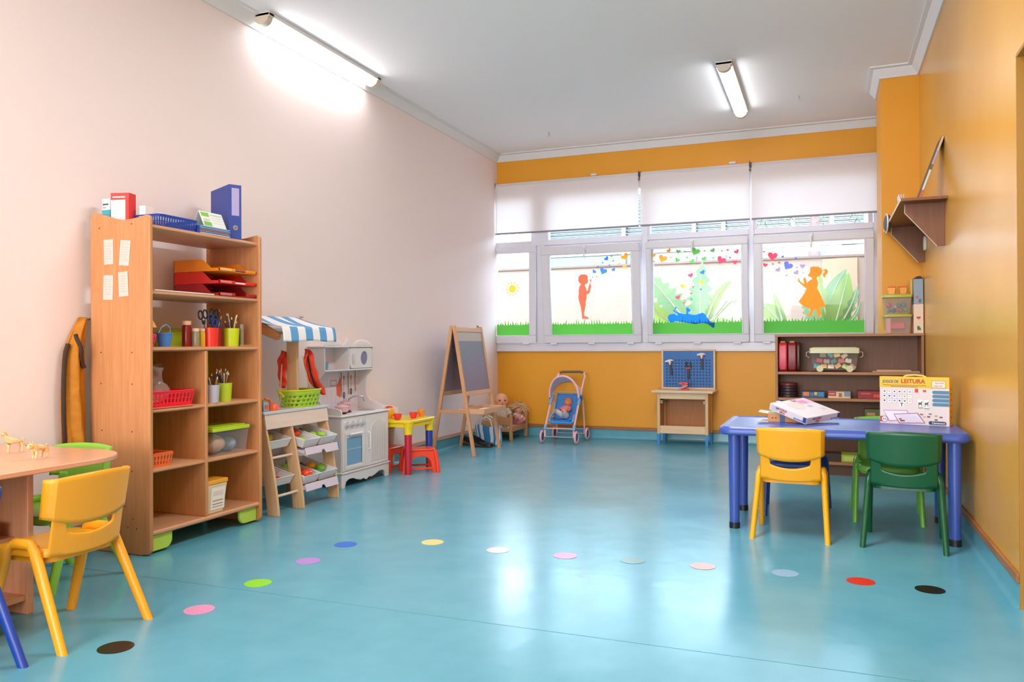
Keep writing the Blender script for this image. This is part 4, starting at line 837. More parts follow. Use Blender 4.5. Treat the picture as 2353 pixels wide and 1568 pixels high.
# green shopping basket on the counter
def round_basket(label, cx_, cy_, z0, a, b, h, c, c2):
    o = thing('shopping_basket', label, 'basket', (cx_,cy_,z0)); m = mat(c,.35); n = 44
    def p(i, k, q): 
        e = .82+.18*q; an = 2*PI*i/n; s_ = abs(math.cos(an))**3.2+abs(math.sin(an))**3.2; r = s_**(-1/3.2)
        return (cx_+a*e*r*math.cos(an), cy_+b*e*r*math.sin(an), z0+h*q)
    g = G(); rows = [0,.10,.22,.34,.46,.58,.70,.82,1]
    V_ = [[g.bm.verts.new(p(i+(.35*(k if k < 8 else 7)),0,q)) for i in range(n)] for k, q in enumerate(rows)]
    for k in range(len(rows)-1):
        for i in range(n):
            if 1 <= k <= 6 and i%2 and k%2: continue
            g._f([V_[k][i],V_[k][(i+1)%n],V_[k+1][(i+1)%n],V_[k+1][i]])
    g._f(V_[0][::-1]); g.build('basket_body', m, o, solid=.003)
    G().tube([p(i,0,1) for i in range(n)],.006,8,closed=True).build('rim', mat('#d9d62c',.35), o)
    G().tube([p(24+2.4,0,1.02),(cx_-.02,cy_-b-.025,z0+h*.9),(cx_+.03,cy_-b-.05,z0+h*.72)],.007,8).build('folded_handle', mat(c2,.35), o)
round_basket('lime green openwork shopping basket with yellow rim on the stall counter',.265,-4.150,.64,.10,.162,.112,'#a7cf2d','#e8d22a')
# small things at the left end of the counter
o = thing('toy_register','orange and grey toy cash box at the left end of the stall counter','toy',(.30,-4.56,.64))
G().box(.25,-4.60,.64,.33,-4.545,.70).build('body',mat('#9fb6c6',.4),o,bevel=.004); G().box(.255,-4.598,.70,.325,-4.548,.715).build('yellow_top',mat('#e8c76a',.4),o)
G().tube([(.335,-4.60,.722),(.336,-4.555,.712),(.337,-4.543,.69),(.337,-4.543,.645)],.006,8).build('orange_frame',mat('#f2682c',.4),o); G().box(.330,-4.59,.655,.334,-4.56,.68).build('red_button',mat('#e4695c',.4),o)
tag(G().lathe([(.038,0),(.036,.02),(.022,.042),(0,.05)],(.315,-4.49,.64),20).build('orange_cup',mat('#f4683a',.35)),'small orange red toy bowl upside down beside the toy cash box','toy')
g = G(); g.prism([(-4.66,.64),(-4.625,.64),(-4.645,.76),(-4.655,.76)],'x',.33,.345); tag(g.build('navy_wedge',mat('#2d3560',.5)),'dark navy leaning board at the bookcase end of the counter','toy')
# tilted bins with fruit
def bin_(label, y0, y1, zf, xf=.44):
    o = thing('produce_bin', label, 'bin', ((xf+.15)/2,(y0+y1)/2,zf), 0, 'white tilted bins of toy food'); M = Matrix.Translation((xf,0,zf)) @ Matrix.Rotation(math.radians(15),4,'Y')
    m = mat('#dfdcdd',.3,key='bin_plastic'); L = .29; h = .055; g = G(); e = .012
    A = [(-L+e,y0+e,0),(-e,y0+e,0),(-e,y1-e,0),(-L+e,y1-e,0)]; B = [(-L,y0,h),(0,y0,h),(0,y1,h),(-L,y1,h)]
    a = [g.bm.verts.new(p) for p in A]; b = [g.bm.verts.new(p) for p in B]; g._f(a[::-1]); [g._f([a[i],a[(i+1)%4],b[(i+1)%4],b[i]]) for i in range(4)]
    g.build('bin_body',m,o,solid=.003,M=M,smooth=False); g = G(); g.tube([b_ for b_ in B],.004,6,closed=True); g.build('rim',m,o,M=M)
    return M
def tray_front(zf, parent):
    M = Matrix.Translation((.462,0,zf)) @ Matrix.Rotation(math.radians(-12),4,'Y')
    g = G(); g.prism([(-4.355,-.03),(-4.19,-.03),(-4.18,-.012),(-4.155,-.012),(-4.14,-.038),(-3.995,-.038),(-3.995,.018),(-4.355,.018)],'x',-.003,.003); g.build('bin_rack_front',mat('#d9cbd6',.35),parent,M=M,bevel=.001)
    G().box(-.03,-3.997,-.03,.006,-3.987,.022,M).build('rack_end_cap',mat('#4f7d93',.4),parent)
    G().box(-.31,-4.355,-.02,-.0,-3.99,-.012,Matrix.Translation((.46,0,zf)) @ Matrix.Rotation(math.radians(15),4,'Y')).build('bin_rack',m if 0 else mat('#d9cbd6',.35),parent)
SP = [o_ for o_ in COL.objects if o_.name == 'market_stall'][0]
tray_front(.372,SP); tray_front(.137,SP)
M1 = bin_('upper white bin in the middle of the stall',-4.353,-4.185,.385); M2 = bin_('upper white bin at the right end of the stall',-4.178,-3.99,.385)
M3 = bin_('lower white bin in the middle of the stall',-4.353,-4.185,.15); M4 = bin_('lower white bin at the right end of the stall',-4.178,-3.99,.15)
M5 = bin_('upper white bin in the left bay of the stall',-4.605,-4.385,.40,.36); M6 = bin_('lower white bin in the left bay of the stall',-4.605,-4.385,.165,.38)
def fruit(name, label, c, M, p, r, leafc=None):
    w = M @ Vector((p[0],p[1],0)); n = (M.to_3x3() @ Vector((0,0,1))); w = w+n*(p[2]+r[2]+.004)
    o = thing(name, label, 'toy food', tuple(w-Vector((0,0,r[2]))), 0, 'toy fruit and vegetables in the stall bins')
    G().ell(tuple(w),r,16,Matrix.Rotation(p[0]*9,4,'Z')).build('skin', mat(c,.25), o)
    G().cyl(w+Vector((0,0,r[2]*.9)),w+Vector((.003,0,r[2]*1.15)),.003,n=6).build('stalk', mat(leafc or '#4a6b2a',.5), o)
for a in (('toy_tomato','big red toy tomato in the upper middle bin','#e8431f',M1,(-.16,-4.25,.0),(.036,.036,.034)),
    ('toy_pear','light green toy pear low in the upper middle bin','#8fc43a',M1,(-.06,-4.30,0),(.028,.034,.026)),
    ('toy_avocado','dark green toy avocado in the upper right bin','#22381a',M2,(-.20,-4.13,0),(.03,.026,.024)),
    ('toy_apple','light green toy apple at the front left of the upper right bin','#92cf35',M2,(-.10,-4.13,0),(.030,.030,.028)),
    ('toy_apple','light green toy apple at the right of the upper right bin','#9bd043',M2,(-.09,-4.05,0),(.030,.036,.026)),
    ('toy_onion','small orange toy onion between the two green apples','#e07b35',M2,(-.055,-4.10,0),(.018,.018,.018)),
    ('toy_lemon','yellow toy lemon in the upper left bay bin','#dfd23a',M5,(-.12,-4.46,0),(.036,.028,.026)),
    ('toy_melon','round light green toy melon at the back of the lower middle bin','#a9d05a',M3,(-.20,-4.29,0),(.034,.034,.034)),
    ('toy_orange','orange toy fruit in the lower middle bin','#e9743a',M3,(-.13,-4.24,0),(.03,.03,.028)),
    ('toy_tomato','big red toy tomato at the front of the lower middle bin','#ee4a20',M3,(-.06,-4.26,0),(.042,.046,.036)),
    ('toy_eggplant','dark maroon toy vegetable in the lower right bin','#5b2a1d',M4,(-.19,-4.14,0),(.034,.028,.028)),
    ('toy_mango','yellow orange toy mango in the lower right bin','#eea62a',M4,(-.15,-4.09,.012),(.034,.038,.026)),
    ('toy_cucumber','green toy cucumber at the front of the lower right bin','#3aa348',M4,(-.08,-4.11,0),(.022,.045,.020)),
    ('toy_lettuce','bright green toy lettuce at the right of the lower right bin','#8cc63a',M4,(-.10,-4.04,.006),(.034,.032,.028)),
    ('toy_orange','yellow orange toy fruit at the left of the lower left bay bin','#f0a92c',M6,(-.12,-4.55,0),(.032,.034,.030)),
    ('toy_orange','orange toy fruit at the right of the lower left bay bin','#ee9a25',M6,(-.15,-4.46,.010),(.034,.036,.030)),
    ('toy_strawberry','red toy berry cluster at the front of the lower left bay bin','#d9281f',M6,(-.05,-4.48,0),(.022,.032,.018))): fruit(*a)
# ================================================================== PLAY KITCHEN
KW = mat('#e6dedd', .35, key='kitchen_white'); KS = mat('#d9cfcd', .4, key='kitchen_side')
t = thing('play_kitchen', 'white wooden play kitchen with oven, round microwave window and pots', 'play kitchen', (.15,-3.35,0))
Y0, Y1 = -3.695, -3.020
def scallop():
    pts = [(Y0,0),(Y0+.045,0),(Y0+.05,.02),(Y0+.06,.045),(Y0+.10,.060),(Y0+.16,.058),(Y0+.21,.040),(Y0+.26,.030),(Y0+.30,.036),(Y0+.3375,.020)]
    return pts+[(Y0+Y1-y,z) for y,z in pts[::-1]]+[(Y1,.105),(Y0,.105)]
G().prism(scallop(),'x',.278,.295).build('plinth_apron', KW, t, bevel=.002)
g = G().prism([(.0,0),(.04,0),(.07,.06),(.22,.06),(.25,0),(.277,0),(.277,.105),(0,.105)],'y',Y0,Y0+.012); g.build('plinth_side', KS, t)
G().prism([(.0,0),(.04,0),(.07,.06),(.22,.06),(.25,0),(.277,0),(.277,.105),(0,.105)],'y',Y1-.012,Y1).build('plinth_side', KS, t)
G().box(0,Y0-.006,.105,.305,Y1+.006,.118).build('base_ledge', KW, t, bevel=.004)
G().box(0.002,Y0,.118,.29,Y0+.012,.522).build('side_panel', KS, t); G().box(0.002,Y1-.012,.118,.29,Y1,.522).build('side_panel', KS, t)
G().box(0.002,Y0+.012,.118,.01,Y1-.012,.522).build('back_board', KS, t)
cp = G(); cp.box(0.0,Y0-.010,.522,.308,Y1+.010,.536); cp.build('worktop', KW, t, bevel=.004)
G().box(.20,Y0,.44,.29,Y1,.522).build('front_rail', KW, t) if 0 else None
od = G().box(.280,Y0+.012,.122,.296,-3.372,.518); od = od.build('oven_front', KW, t, bevel=.002)
fr = G().frame(-3.655,.135,-3.405,.405,.02,0,.006,M=Matrix(((0,1,0,.296),(1,0,0,0),(0,0,1,0),(0,0,0,1)))); dr = fr.build('oven_door', KW, t, bevel=.001)
G().box(.2965,-3.63,.165,.2985,-3.43,.365).build('oven_window', mat('#7ba6c6',.12,spec=.8), dr); G().box(.2988,-3.63,.277,.3005,-3.43,.281).build('oven_rack_line', mat('#c3dbe8',.3), dr)
G().box(.2988,-3.434,.165,.3005,-3.43,.365).build('window_edge', mat('#4a6477',.3), dr)
g = G(); g.cyl((.297,-3.60,.392),(.318,-3.60,.392),.005,n=8); g.cyl((.297,-3.455,.392),(.318,-3.455,.392),.005,n=8); h_ = g.build('handle_bracket', STEEL, dr)
G().cyl((.318,-3.61,.392),(.318,-3.445,.392),.009).build('oven_handle', WHITE, dr)
for i in range(4):
    y = -3.632+i*.071; M = Rm(0,PI/2,0,(.296,y,.462))
    k = G().lathe([(.031,0),(.031,.004),(.027,.008),(.024,.008),(.022,.006),(0,.006)],(0,0,0),24,M).build('oven_knob', mat('#d3cfd0',.3), t)
    G().box(-.006,-.022,.006,.006,.022,.020,M).build('knob_grip', mat('#bfc3c6',.3), k)
cd_ = G().box(.280,-3.366,.122,.296,Y1-.012,.518).build('cupboard_door', KW, t, bevel=.002)
pf = [(-3.29,.15),(-3.075,.15)]+[(-3.075,.42)]+[(-3.075-.215*q, .42+.05*math.sin(q*PI)**1.0*(1 if q>.0 else 0)) for q in (.15,.3,.45,.6,.75,.88)]+[(-3.29,.425)]
G().prism(pf,'x',.2955,.2995).build('arched_panel', mat('#ded6d4',.4), cd_, bevel=.0015)
g = G()
for i in range(6): g.box(.2992,-3.275+i*.036,.165,.3003,-3.273+i*.036,.43)
g.build('beadboard_grooves', mat('#b9b1b0',.5), cd_)
g = G(); g.tube([(.297,-3.335,.385),(.318,-3.338,.378),(.32,-3.338,.36),(.32,-3.338,.275),(.318,-3.338,.257),(.297,-3.335,.25)],.0055,8); g.build('cupboard_handle', mat('#e9e6e2',.25), cd_)
# hutch
def hp():
    R_ = [(.0,.536),(.255,.536),(.262,.545),(.255,.562),(.20,.585),(.13,.610),(.098,.64),(.088,.68),(.088,.76),(.098,.80),(.135,.835),(.15,.856),(.15,1.036),(0,1.036)]
    return R_
for yy in (Y0,Y1-.012): G().prism(hp(),'y',yy,yy+.012).build('hutch_side', KS, t, bevel=.002)
G().box(.002,Y0+.012,.536,.012,Y1-.012,1.036).build('hutch_back', mat('#e3d9df',.5), t)
G().box(0,Y0-.008,1.036,.160,Y1+.012,1.047).build('hutch_top', KW, t, bevel=.003); G().box(0,Y0+.012,.856,.152,Y1-.012,.868).build('hutch_shelf', KW, t, bevel=.002)
def crown(u, v):
    s_ = abs(u-.5)*2; hump = .026*math.sin(min(1,max(0,(s_-.20)/.80))*PI)**1.3 if s_ > .2 else 0
    z_ = .026+hump+.040*math.exp(-(s_/.07)**2)-.012*math.exp(-((s_-.22)/.10)**2); z_ *= math.sqrt(max(0,1-max(0,(s_-.86)/.14)**2)) if s_ > .86 else 1
    return Vector((.126, Y0+(Y1-Y0)*u, 1.047+z_*v))
G().sheet(crown,90,3).build('crown_board', KW, t, solid=.012)
G().box(.012,-3.371,.868,.15,-3.361,1.036).build('hutch_divider', KW, t)
M = Matrix.Translation((.142,0,0)); md = thing
pts = [(Y1-.016+.0,.872),(Y1-.016,1.032),(-3.357,1.032),(-3.357,.872)]
g = G(); outer = [(-3.357,.872),(Y1-.018,.872),(Y1-.018,1.032),(-3.357,1.032)]; nC = 32; cy_, cz_, r_ = -3.150,.950,.055
O = []; I_ = []
for i in range(nC):
    a = 2*PI*i/nC+PI/4; dx, dz = math.cos(a), math.sin(a)
    sx = (outer[1][0]-cy_)/dx if dx > 0 else (outer[0][0]-cy_)/dx if dx < 0 else 1e9; sz2 = (1.032-cz_)/dz if dz > 0 else (.872-cz_)/dz if dz < 0 else 1e9
    s_ = min(abs(sx),abs(sz2)); O.append((cy_+dx*s_, cz_+dz*s_)); I_.append((cy_+dx*r_, cz_+dz*r_))
for x_ in (.140,.150):
    pass
vo = [[g.bm.verts.new((x_,)+p) for p in O] for x_ in (.140,.151)]; vi = [[g.bm.verts.new((x_,)+p) for p in I_] for x_ in (.140,.151)]
for i in range(nC):
    j = (i+1)%nC; g._f([vo[1][i],vo[1][j],vi[1][j],vi[1][i]]); g._f([vo[0][i],vi[0][i],vi[0][j],vo[0][j]]); g._f([vi[1][i],vi[1][j],vi[0][j],vi[0][i]]); g._f([vo[0][i],vo[0][j],vo[1][j],vo[1][i]])
mw = g.build('microwave_door', KW, t)
G().cyl((.1385,cy_,cz_),(.141,cy_,cz_),.058,n=32).build('round_window', mat('#8a86a6',.15,spec=.7), mw)
G().box(.151,-3.325,.905,.166,-3.305,.985).build('door_pull', mat('#cfc6c2',.4), mw, bevel=.006)
# printed backsplash
bk_ = [o_ for o_ in COL.objects if o_.parent == t and o_.name.startswith('hutch_back')][0]
g = G(); g.box(.0121,-3.60,.728,.0127,-3.335,.733); g.frame(-3.42,.735,-3.335,.78,.006,.0121,.0127,M=Matrix(((0,1,0,0),(1,0,0,0),(0,0,1,0),(0,0,0,1)))); g.build('printed_shelf', mat('#b58f9c',.5), bk_)
g = G()
for i in range(12): g.box(.0121,Y0+.012+i*.055,.54,.0124,Y0+.0132+i*.055,.855)
for i in range(7): g.box(.0121,Y0+.012,.56+i*.045,.0124,Y1-.012,.5612+i*.045)
g.build('printed_tiles', mat('#d4c3ce',.5), bk_)
pm = [(-3.335,.66),(-3.29,.64),(-3.275,.70),(-3.275,.79),(-3.29,.795),(-3.315,.76),(-3.34,.73)]
G().prism(pm,'x',.0122,.0135).build('printed_oven_mitt', mat('#ef6a58',.5), bk_)
G().tube([(.0135,-3.30,.80),(.0135,-3.02,.795)],.0012,5).build('printed_rail', mat('#9a9298',.5), bk_)
for y_, z0_ in ((-3.235,.655),(-3.135,.68)):
    g = G(); g.tube([(.0135,y_,.81),(.0135,y_,.78)],.0035,6); g.tube([(.0135,y_,.78),(.0135,y_,z0_+.03)],.0012,5); g.tube([(.0135,y_+.014*math.cos(a),z0_+.024*math.sin(a)) for a in [2*PI*i/14 for i in range(14)]],.0025,5,closed=True); g.tube([(.0135,y_,z0_-.02),(.0135,y_,z0_+.02)],.003,5); g.build('printed_utensil', mat('#4a4048',.5), bk_)
# real utensils on hooks
for i,(y_,zb) in enumerate(((-3.295,.645),(-3.195,.66),(-3.095,.68))):
    o = thing('toy_utensil', ('leftmost','middle','rightmost')[i]+' brown handled toy utensil hanging in the play kitchen', 'toy utensil', (.03,y_,zb), 0, 'toy utensils hanging over the hob')
    G().tube([(.03,y_+.006,.835),(.034,y_-.006,.828),(.03,y_-.002,.81),(.028,y_,.76),(.03,y_+.004,.70),(.03,y_,zb)],[.004,.005,.0055,.004,.005,.004],8).build('handle', mat('#b07f55',.45), o)
    G().tube([(.012,y_,.842),(.03,y_,.842),(.033,y_,.83)],.0025,6).build('hook', STEEL, o)
# tap, sink, rings, splash sides
g = G(); g.tube([(.06,-3.245,.536),(.06,-3.245,.60),(.062,-3.24,.625),(.075,-3.20,.64),(.085,-3.13,.645),(.095,-3.09,.635),(.10,-3.075,.60)],.006,8); g.build('tap', STEEL, t)
for yy in (-3.285,-3.205): 
    g = G(); g.lathe([(.012,0),(.012,.02),(.004,.03),(.004,.05),(0,.05)],(.055,yy,.536),12); g.tube([(.055-.014,yy,.58),(.055+.014,yy,.58)],.004,6); g.build('tap_lever', STEEL, t)
G().lathe([(0,.0),(.062,0),(.075,.0012),(.075,.0),(0,-.001)],(.17,-3.155,.5365),32,None).build('sink', mat('#b8b0b3',.2,.6), t)
for x_,y_,r_ in ((.17,-3.555,.066),(.13,-3.42,.062)): G().lathe([(r_,0),(r_,.006),(r_*.85,.009),(0,.009)],(x_,y_,.536),32).build('hob_ring', mat('#17171a',.3), t)
G().prism([(.20,.536),(.298,.536),(.298,.56),(.285,.578),(.25,.588),(.20,.592)],'y',Y0-.002,Y0+.010).build('splash_side', KS, t, bevel=.002)
def pot(label, x, y, z, r, h):
    o = thing('toy_pot', label, 'toy pot', (x,y,z), 0, 'pink pots on the play kitchen hob'); m = mat('#dcaeb4',.15,key='pink_enamel',coat=.5)
    G().lathe([(r*.62,0),(r*.9,h*.18),(r,h*.45),(r*.97,h*.8),(r,h),(0,h)],(x,y,z),28).build('pot_body',m,o)
    l = G().lathe([(r*1.05,h),(r*1.05,h+.004),(r*.9,h+.010),(r*.5,h+.020),(0,h+.024)],(x,y,z),28).build('pot_lid',m,o)
    G().tube([(x,y-.016,z+h+.018),(x,y-.014,z+h+.036),(x,y,z+h+.045),(x,y+.014,z+h+.036),(x,y+.016,z+h+.018)],.0035,8).build('lid_handle',STEEL,l)
    for sg in (-1,1): G().tube([(x,y+sg*r*.95,z+h*.75),(x+.0,y+sg*(r+.018),z+h*.82),(x+.0,y+sg*(r+.018),z+h*.7),(x,y+sg*r*.95,z+h*.6)],.004,6).build('pot_handle',m,o)
pot('smaller pink lidded toy pot at the front left of the hob',.20,-3.545,.545,.050,.042); pot('larger pink lidded toy pot behind on the hob',.135,-3.405,.545,.060,.055)
o = thing('toy_mug','small teal toy mug on the hutch shelf of the play kitchen','toy mug',(.08,-3.60,.868))
G().lathe([(.018,0),(.019,.055),(.016,.055),(.015,.004),(0,.004)],(.085,-3.585,.868),20).build('mug_body',mat('#6ea3b8',.35),o); G().tube([(.085,-3.568,.91),(.085,-3.555,.905),(.085,-3.555,.885),(.085,-3.568,.88)],.003,6).build('mug_handle',mat('#6ea3b8',.35),o)
# ================================================================== TOY TABLE AND STOOLS
t = thing('toy_table', 'small square plastic table with yellow top and multicoloured legs', 'table', (.24,-2.76,0)); YL = mat('#f2cf1f',.3,key='yellow_plastic')
g = G(); g.prism(rrect(.02,-2.99,.475,-2.535,.03),'z',.415,.44); g.build('tabletop', YL, t, bevel=.006); G().frame(.03,-2.98,.465,-2.545,.012,.385,.42,M=Matrix(((1,0,0,0),(0,0,1,0),(0,1,0,0),(0,0,0,1)))).build('apron_rim', YL, t)
for x_,y_,c in ((.432,-2.945,'#c01f3a'),(.432,-2.580,'#24429c'),(.065,-2.945,'#f0a01e'),(.065,-2.580,'#e9e2de')):
    G().lathe([(.034,.325),(.037,.38),(.045,.418)],(x_,y_,0),20).build('leg_socket', YL, t); G().cyl((x_,y_,0),(x_,y_,.33),.025,.031,n=20).build('leg', mat(c,.3), t)
def stool(label, x, y, rz):
    t = thing('toy_stool', label, 'stool', (x,y,0), rz, 'red orange plastic stools at the toy table'); m = mat('#ee4526',.3,key='stool_plastic'); T = Matrix.Translation((x,y,0)) @ Matrix.Rotation(rz,4,'Z')
    G().prism(rrect(-.125,-.092,.125,.092,.03),'z',.178,.195).build('seat', m, t, bevel=.008, M=T)
    # side skirts with arched openings
    def arch(w): 
        hw = w; o_ = [(-hw-.014,0),(-hw+.030,0),(-hw+.036,.05)]+[((hw-.040)*-math.cos(a), .075+.062*math.sin(a)) for a in [PI*i/10 for i in range(11)]]+[(hw-.036,.05),(hw-.030,0),(hw+.014,0),(hw-.004,.185),(-hw+.004,.185)]
        return o_
    for sg in (-1,1):
        G().prism(arch(.125),'y',-.004,.004,Matrix.Translation((0,sg*.096,0)) @ Matrix.Rotation(sg*.10,4,'X')).build('long_side', m, t, bevel=.002, M=T)
        G().prism(arch(.095),'x',-.004,.004,Matrix.Translation((sg*.130,0,0)) @ Matrix.Rotation(-sg*.07,4,'Y')).build('short_side', m, t, bevel=.002, M=T)
        G().box(-.10,sg*.100-.006,.030,.10,sg*.100+.006,.046).build('brace', m, t, M=T)
    for sx in (-1,1):
        for sy in (-1,1): G().tube([(sx*.118,sy*.086,.185),(sx*.132,sy*.100,.10),(sx*.142,sy*.108,0)],[.014,.016,.017],10).build('leg', m, t, M=T)
stool('red orange plastic stool under the blue leg of the toy table',.430,-2.757,math.radians(38)); stool('red orange plastic stool half hidden behind the play kitchen',.127,-2.75,math.radians(88))
Z = .44
o = thing('toy_teapot','orange yellow toy teapot with red lid on the yellow table','toy teapot',(.20,-2.82,Z)); m = mat('#f5b02c',.3)
G().lathe([(.030,0),(.042,.02),(.045,.045),(.038,.075),(.030,.09),(.0,.09)],(.19,-2.83,Z),24).build('pot_body',m,o); G().lathe([(.030,.088),(.032,.092),(.02,.102),(0,.106)],(.19,-2.83,Z),20).build('lid',mat('#e8402c',.3),o)
G().tube([(.19,-2.87,Z+.04),(.20,-2.895,Z+.06),(.205,-2.905,Z+.085)],[.012,.009,.006],8).build('spout',m,o); G().tube([(.19,-2.79,Z+.075),(.19,-2.76,Z+.07),(.19,-2.755,Z+.045),(.19,-2.785,Z+.02)],.006,8).build('handle',m,o)
def tcup(label, x, y, c, a):
    o = thing('toy_cup', label, 'toy cup', (x,y,Z), 0, 'toy cups on the yellow table'); m = mat(c,.3)
    G().lathe([(.018,0),(.026,.008),(.033,.035),(.034,.052),(.030,.052),(.022,.008),(0,.006)],(x,y,Z),20).build('cup_body',m,o)
    dx, dy = math.cos(a), math.sin(a); G().tube([(x+dx*.032,y+dy*.032,Z+.044),(x+dx*.055,y+dy*.055,Z+.042),(x+dx*.056,y+dy*.056,Z+.022),(x+dx*.028,y+dy*.028,Z+.012)],.0035,6).build('handle',m,o)
tcup('red toy cup with handle to the left in front of the teapot',.335,-2.945,'#ee3a34',-2.2); tcup('red toy cup with handle to the right on the toy table',.385,-2.77,'#ee3a34',.7); 
tag(G().lathe([(.024,0),(.033,.058),(.030,.058),(.021,.004),(0,.004)],(.36,-2.59,Z),20).build('toy_beaker',mat('#f39220',.3)),'orange toy beaker at the right corner of the yellow table','toy cup')
g = G(); g.prism([(-2.78,Z),(-2.57,Z),(-2.57,Z+.07),(-2.70,Z+.10),(-2.78,Z+.10)],'x',.05,.13); tag(g.build('white_carton',mat('#efe2dd',.5),bevel=.004),'white sloped carton at the back of the yellow toy table','box')
# ================================================================== EASEL
EW = mat('#d7a277', .45, kind='wood', c2='#cc956a', scale=6, key='easel_pine'); EX = mat('#d7a277', .45, kind='woodx', c2='#cc956a', scale=6, key='easel_pine'); EY = mat('#dcab84', .45, kind='woody', c2='#d3a07a', scale=6, key='easel_pine')
t = thing('easel', 'double-sided wooden chalkboard easel with middle tray in the corner', 'easel', (.27,-1.48,0))
ya, yb_, zt = -1.80, -1.18, 1.235; AX = .285
def lx(sg, z): return AX+sg*(.012+.205*(1-z/zt))
for sg in (1,-1):
    for yy in (ya,yb_):
        g = G(); w_, d_ = .016, .012
        A = [(lx(sg,0)-w_,0),(lx(sg,0)+w_,0),(lx(sg,zt)+w_,zt),(lx(sg,zt)-w_,zt)]; g.prism(A,'y',yy-d_,yy+d_); g.build('leg', EW, t, bevel=.002)
    th = math.atan2(.205,zt)*sg; Mx = Matrix.Translation((lx(sg,.575),0,.575)) @ Matrix.Rotation(-th,4,'Y')
    G().box(-.006,ya+.012,.03,.004,yb_-.012,.64,Mx).build('chalkboard' , mat('#7d768a',.3,kind='mottle',scale=3,c2='#877f94',key='chalkboard'), t)  # board colour lightened to stand for its reflective sheen
    G().box(-.010,ya+.012,-.01,.010,yb_-.012,.03,Mx).build('board_rail', EY, t, bevel=.002); G().box(-.010,ya+.012,.61,.010,yb_-.012,.655,Mx).build('board_rail', EY, t, bevel=.002)
    if sg > 0: G().box(.0045,ya+.02,.52,.0055,yb_-.02,.605,Mx).build('pale_upper_band', mat('#b9ab9c',.5), t)  # paler strip along the top of the board
for yy in (ya,yb_): G().box(lx(-1,.415),yy-.010,.40,lx(1,.415),yy+.010,.43).build('side_rail', EX, t, bevel=.002)
tr = G(); x0,x1,y0,y1 = .335,.60,ya+.012,yb_-.06; tr.box(x0,y0,.40,x1,y1,.405); tr = tr.build('tray', EX, t)
for q in ((x0,y0-.001,x1+.001,y0+.009),(x0,y1-.009,x1+.001,y1+.001),(x1-.009,y0+.009,x1+.0011,y1-.009),(x0-.001,y0+.009,x0+.009,y1-.009)): G().box(q[0],q[1],.3985,q[2],q[3],.445).build('tray_side', EY, tr)
G().box(.32,-1.45,.445,.40,-1.24,.458).build('tray_bracket', mat('#e7e0da',.4), t) if 0 else None
G().cyl((AX,-1.205,1.237),(AX,-1.235,1.243),.006).build('clip', mat('#6b5848',.4), t)
tag(G().cbox((.50,-1.62,.415),(.07,.20,.016),(0,0,.1)).build('red_case',mat('#d0455a',.4),bevel=.004),'red flat case lying in the easel tray','case')
tag(G().box(.36,-1.44,.445,.42,-1.28,.458).build('board_eraser',mat('#e9e7df',.5),bevel=.003) if 0 else G().cbox((.42,-1.36,.413),(.06,.14,.012)).build('paper_pad',mat('#eeeade',.6)),'pale paper pad lying in the easel tray','pad')
# ================================================================== STRIPED BAG, SHOES
o = thing('tote_bag','blue and white striped tote bag standing behind the easel','bag',(.30,-.98,0)); ST = mat('#dfe7ee',.7,kind='stripes',c2='#3c86c4',scale=13,key='striped_cloth')
def tb(u, v):
    a = 2*PI*u; w = .135*(1+.06*v); d = .05*(1-.35*v); cxx = math.copysign(abs(math.cos(a))**.6,math.cos(a)); sy = math.copysign(abs(math.sin(a))**.6,math.sin(a))
    return Vector((.295+w*cxx+.008*math.sin(v*5), -.98+d*sy+.008*math.sin(a*3+v*4), .005+.205*v))
G().sheet(tb,48,12,uv=True).build('bag_body', ST, o, solid=.003); G().prism([(.17,-1.02),(.42,-1.02),(.42,-.94),(.17,-.94)],'z',.003,.008).build('bag_bottom', mat('#2f6fae',.7), o)
for yy in (-1.03,-.94): G().tube([(.22,yy,.20),(.235,yy-.01,.275),(.29,yy-.012,.305),(.34,yy-.01,.28),(.36,yy,.20)],.006,8).build('strap', mat('#e9eef2',.7), o)
tag(G().ell((.31,-.985,.225),(.09,.045,.05),18).build('tan_cloth',mat('#c39a6c',.8,kind='fabric',scale=30,bump=.3)),'tan cloth bundle bulging out of the striped bag','cloth')
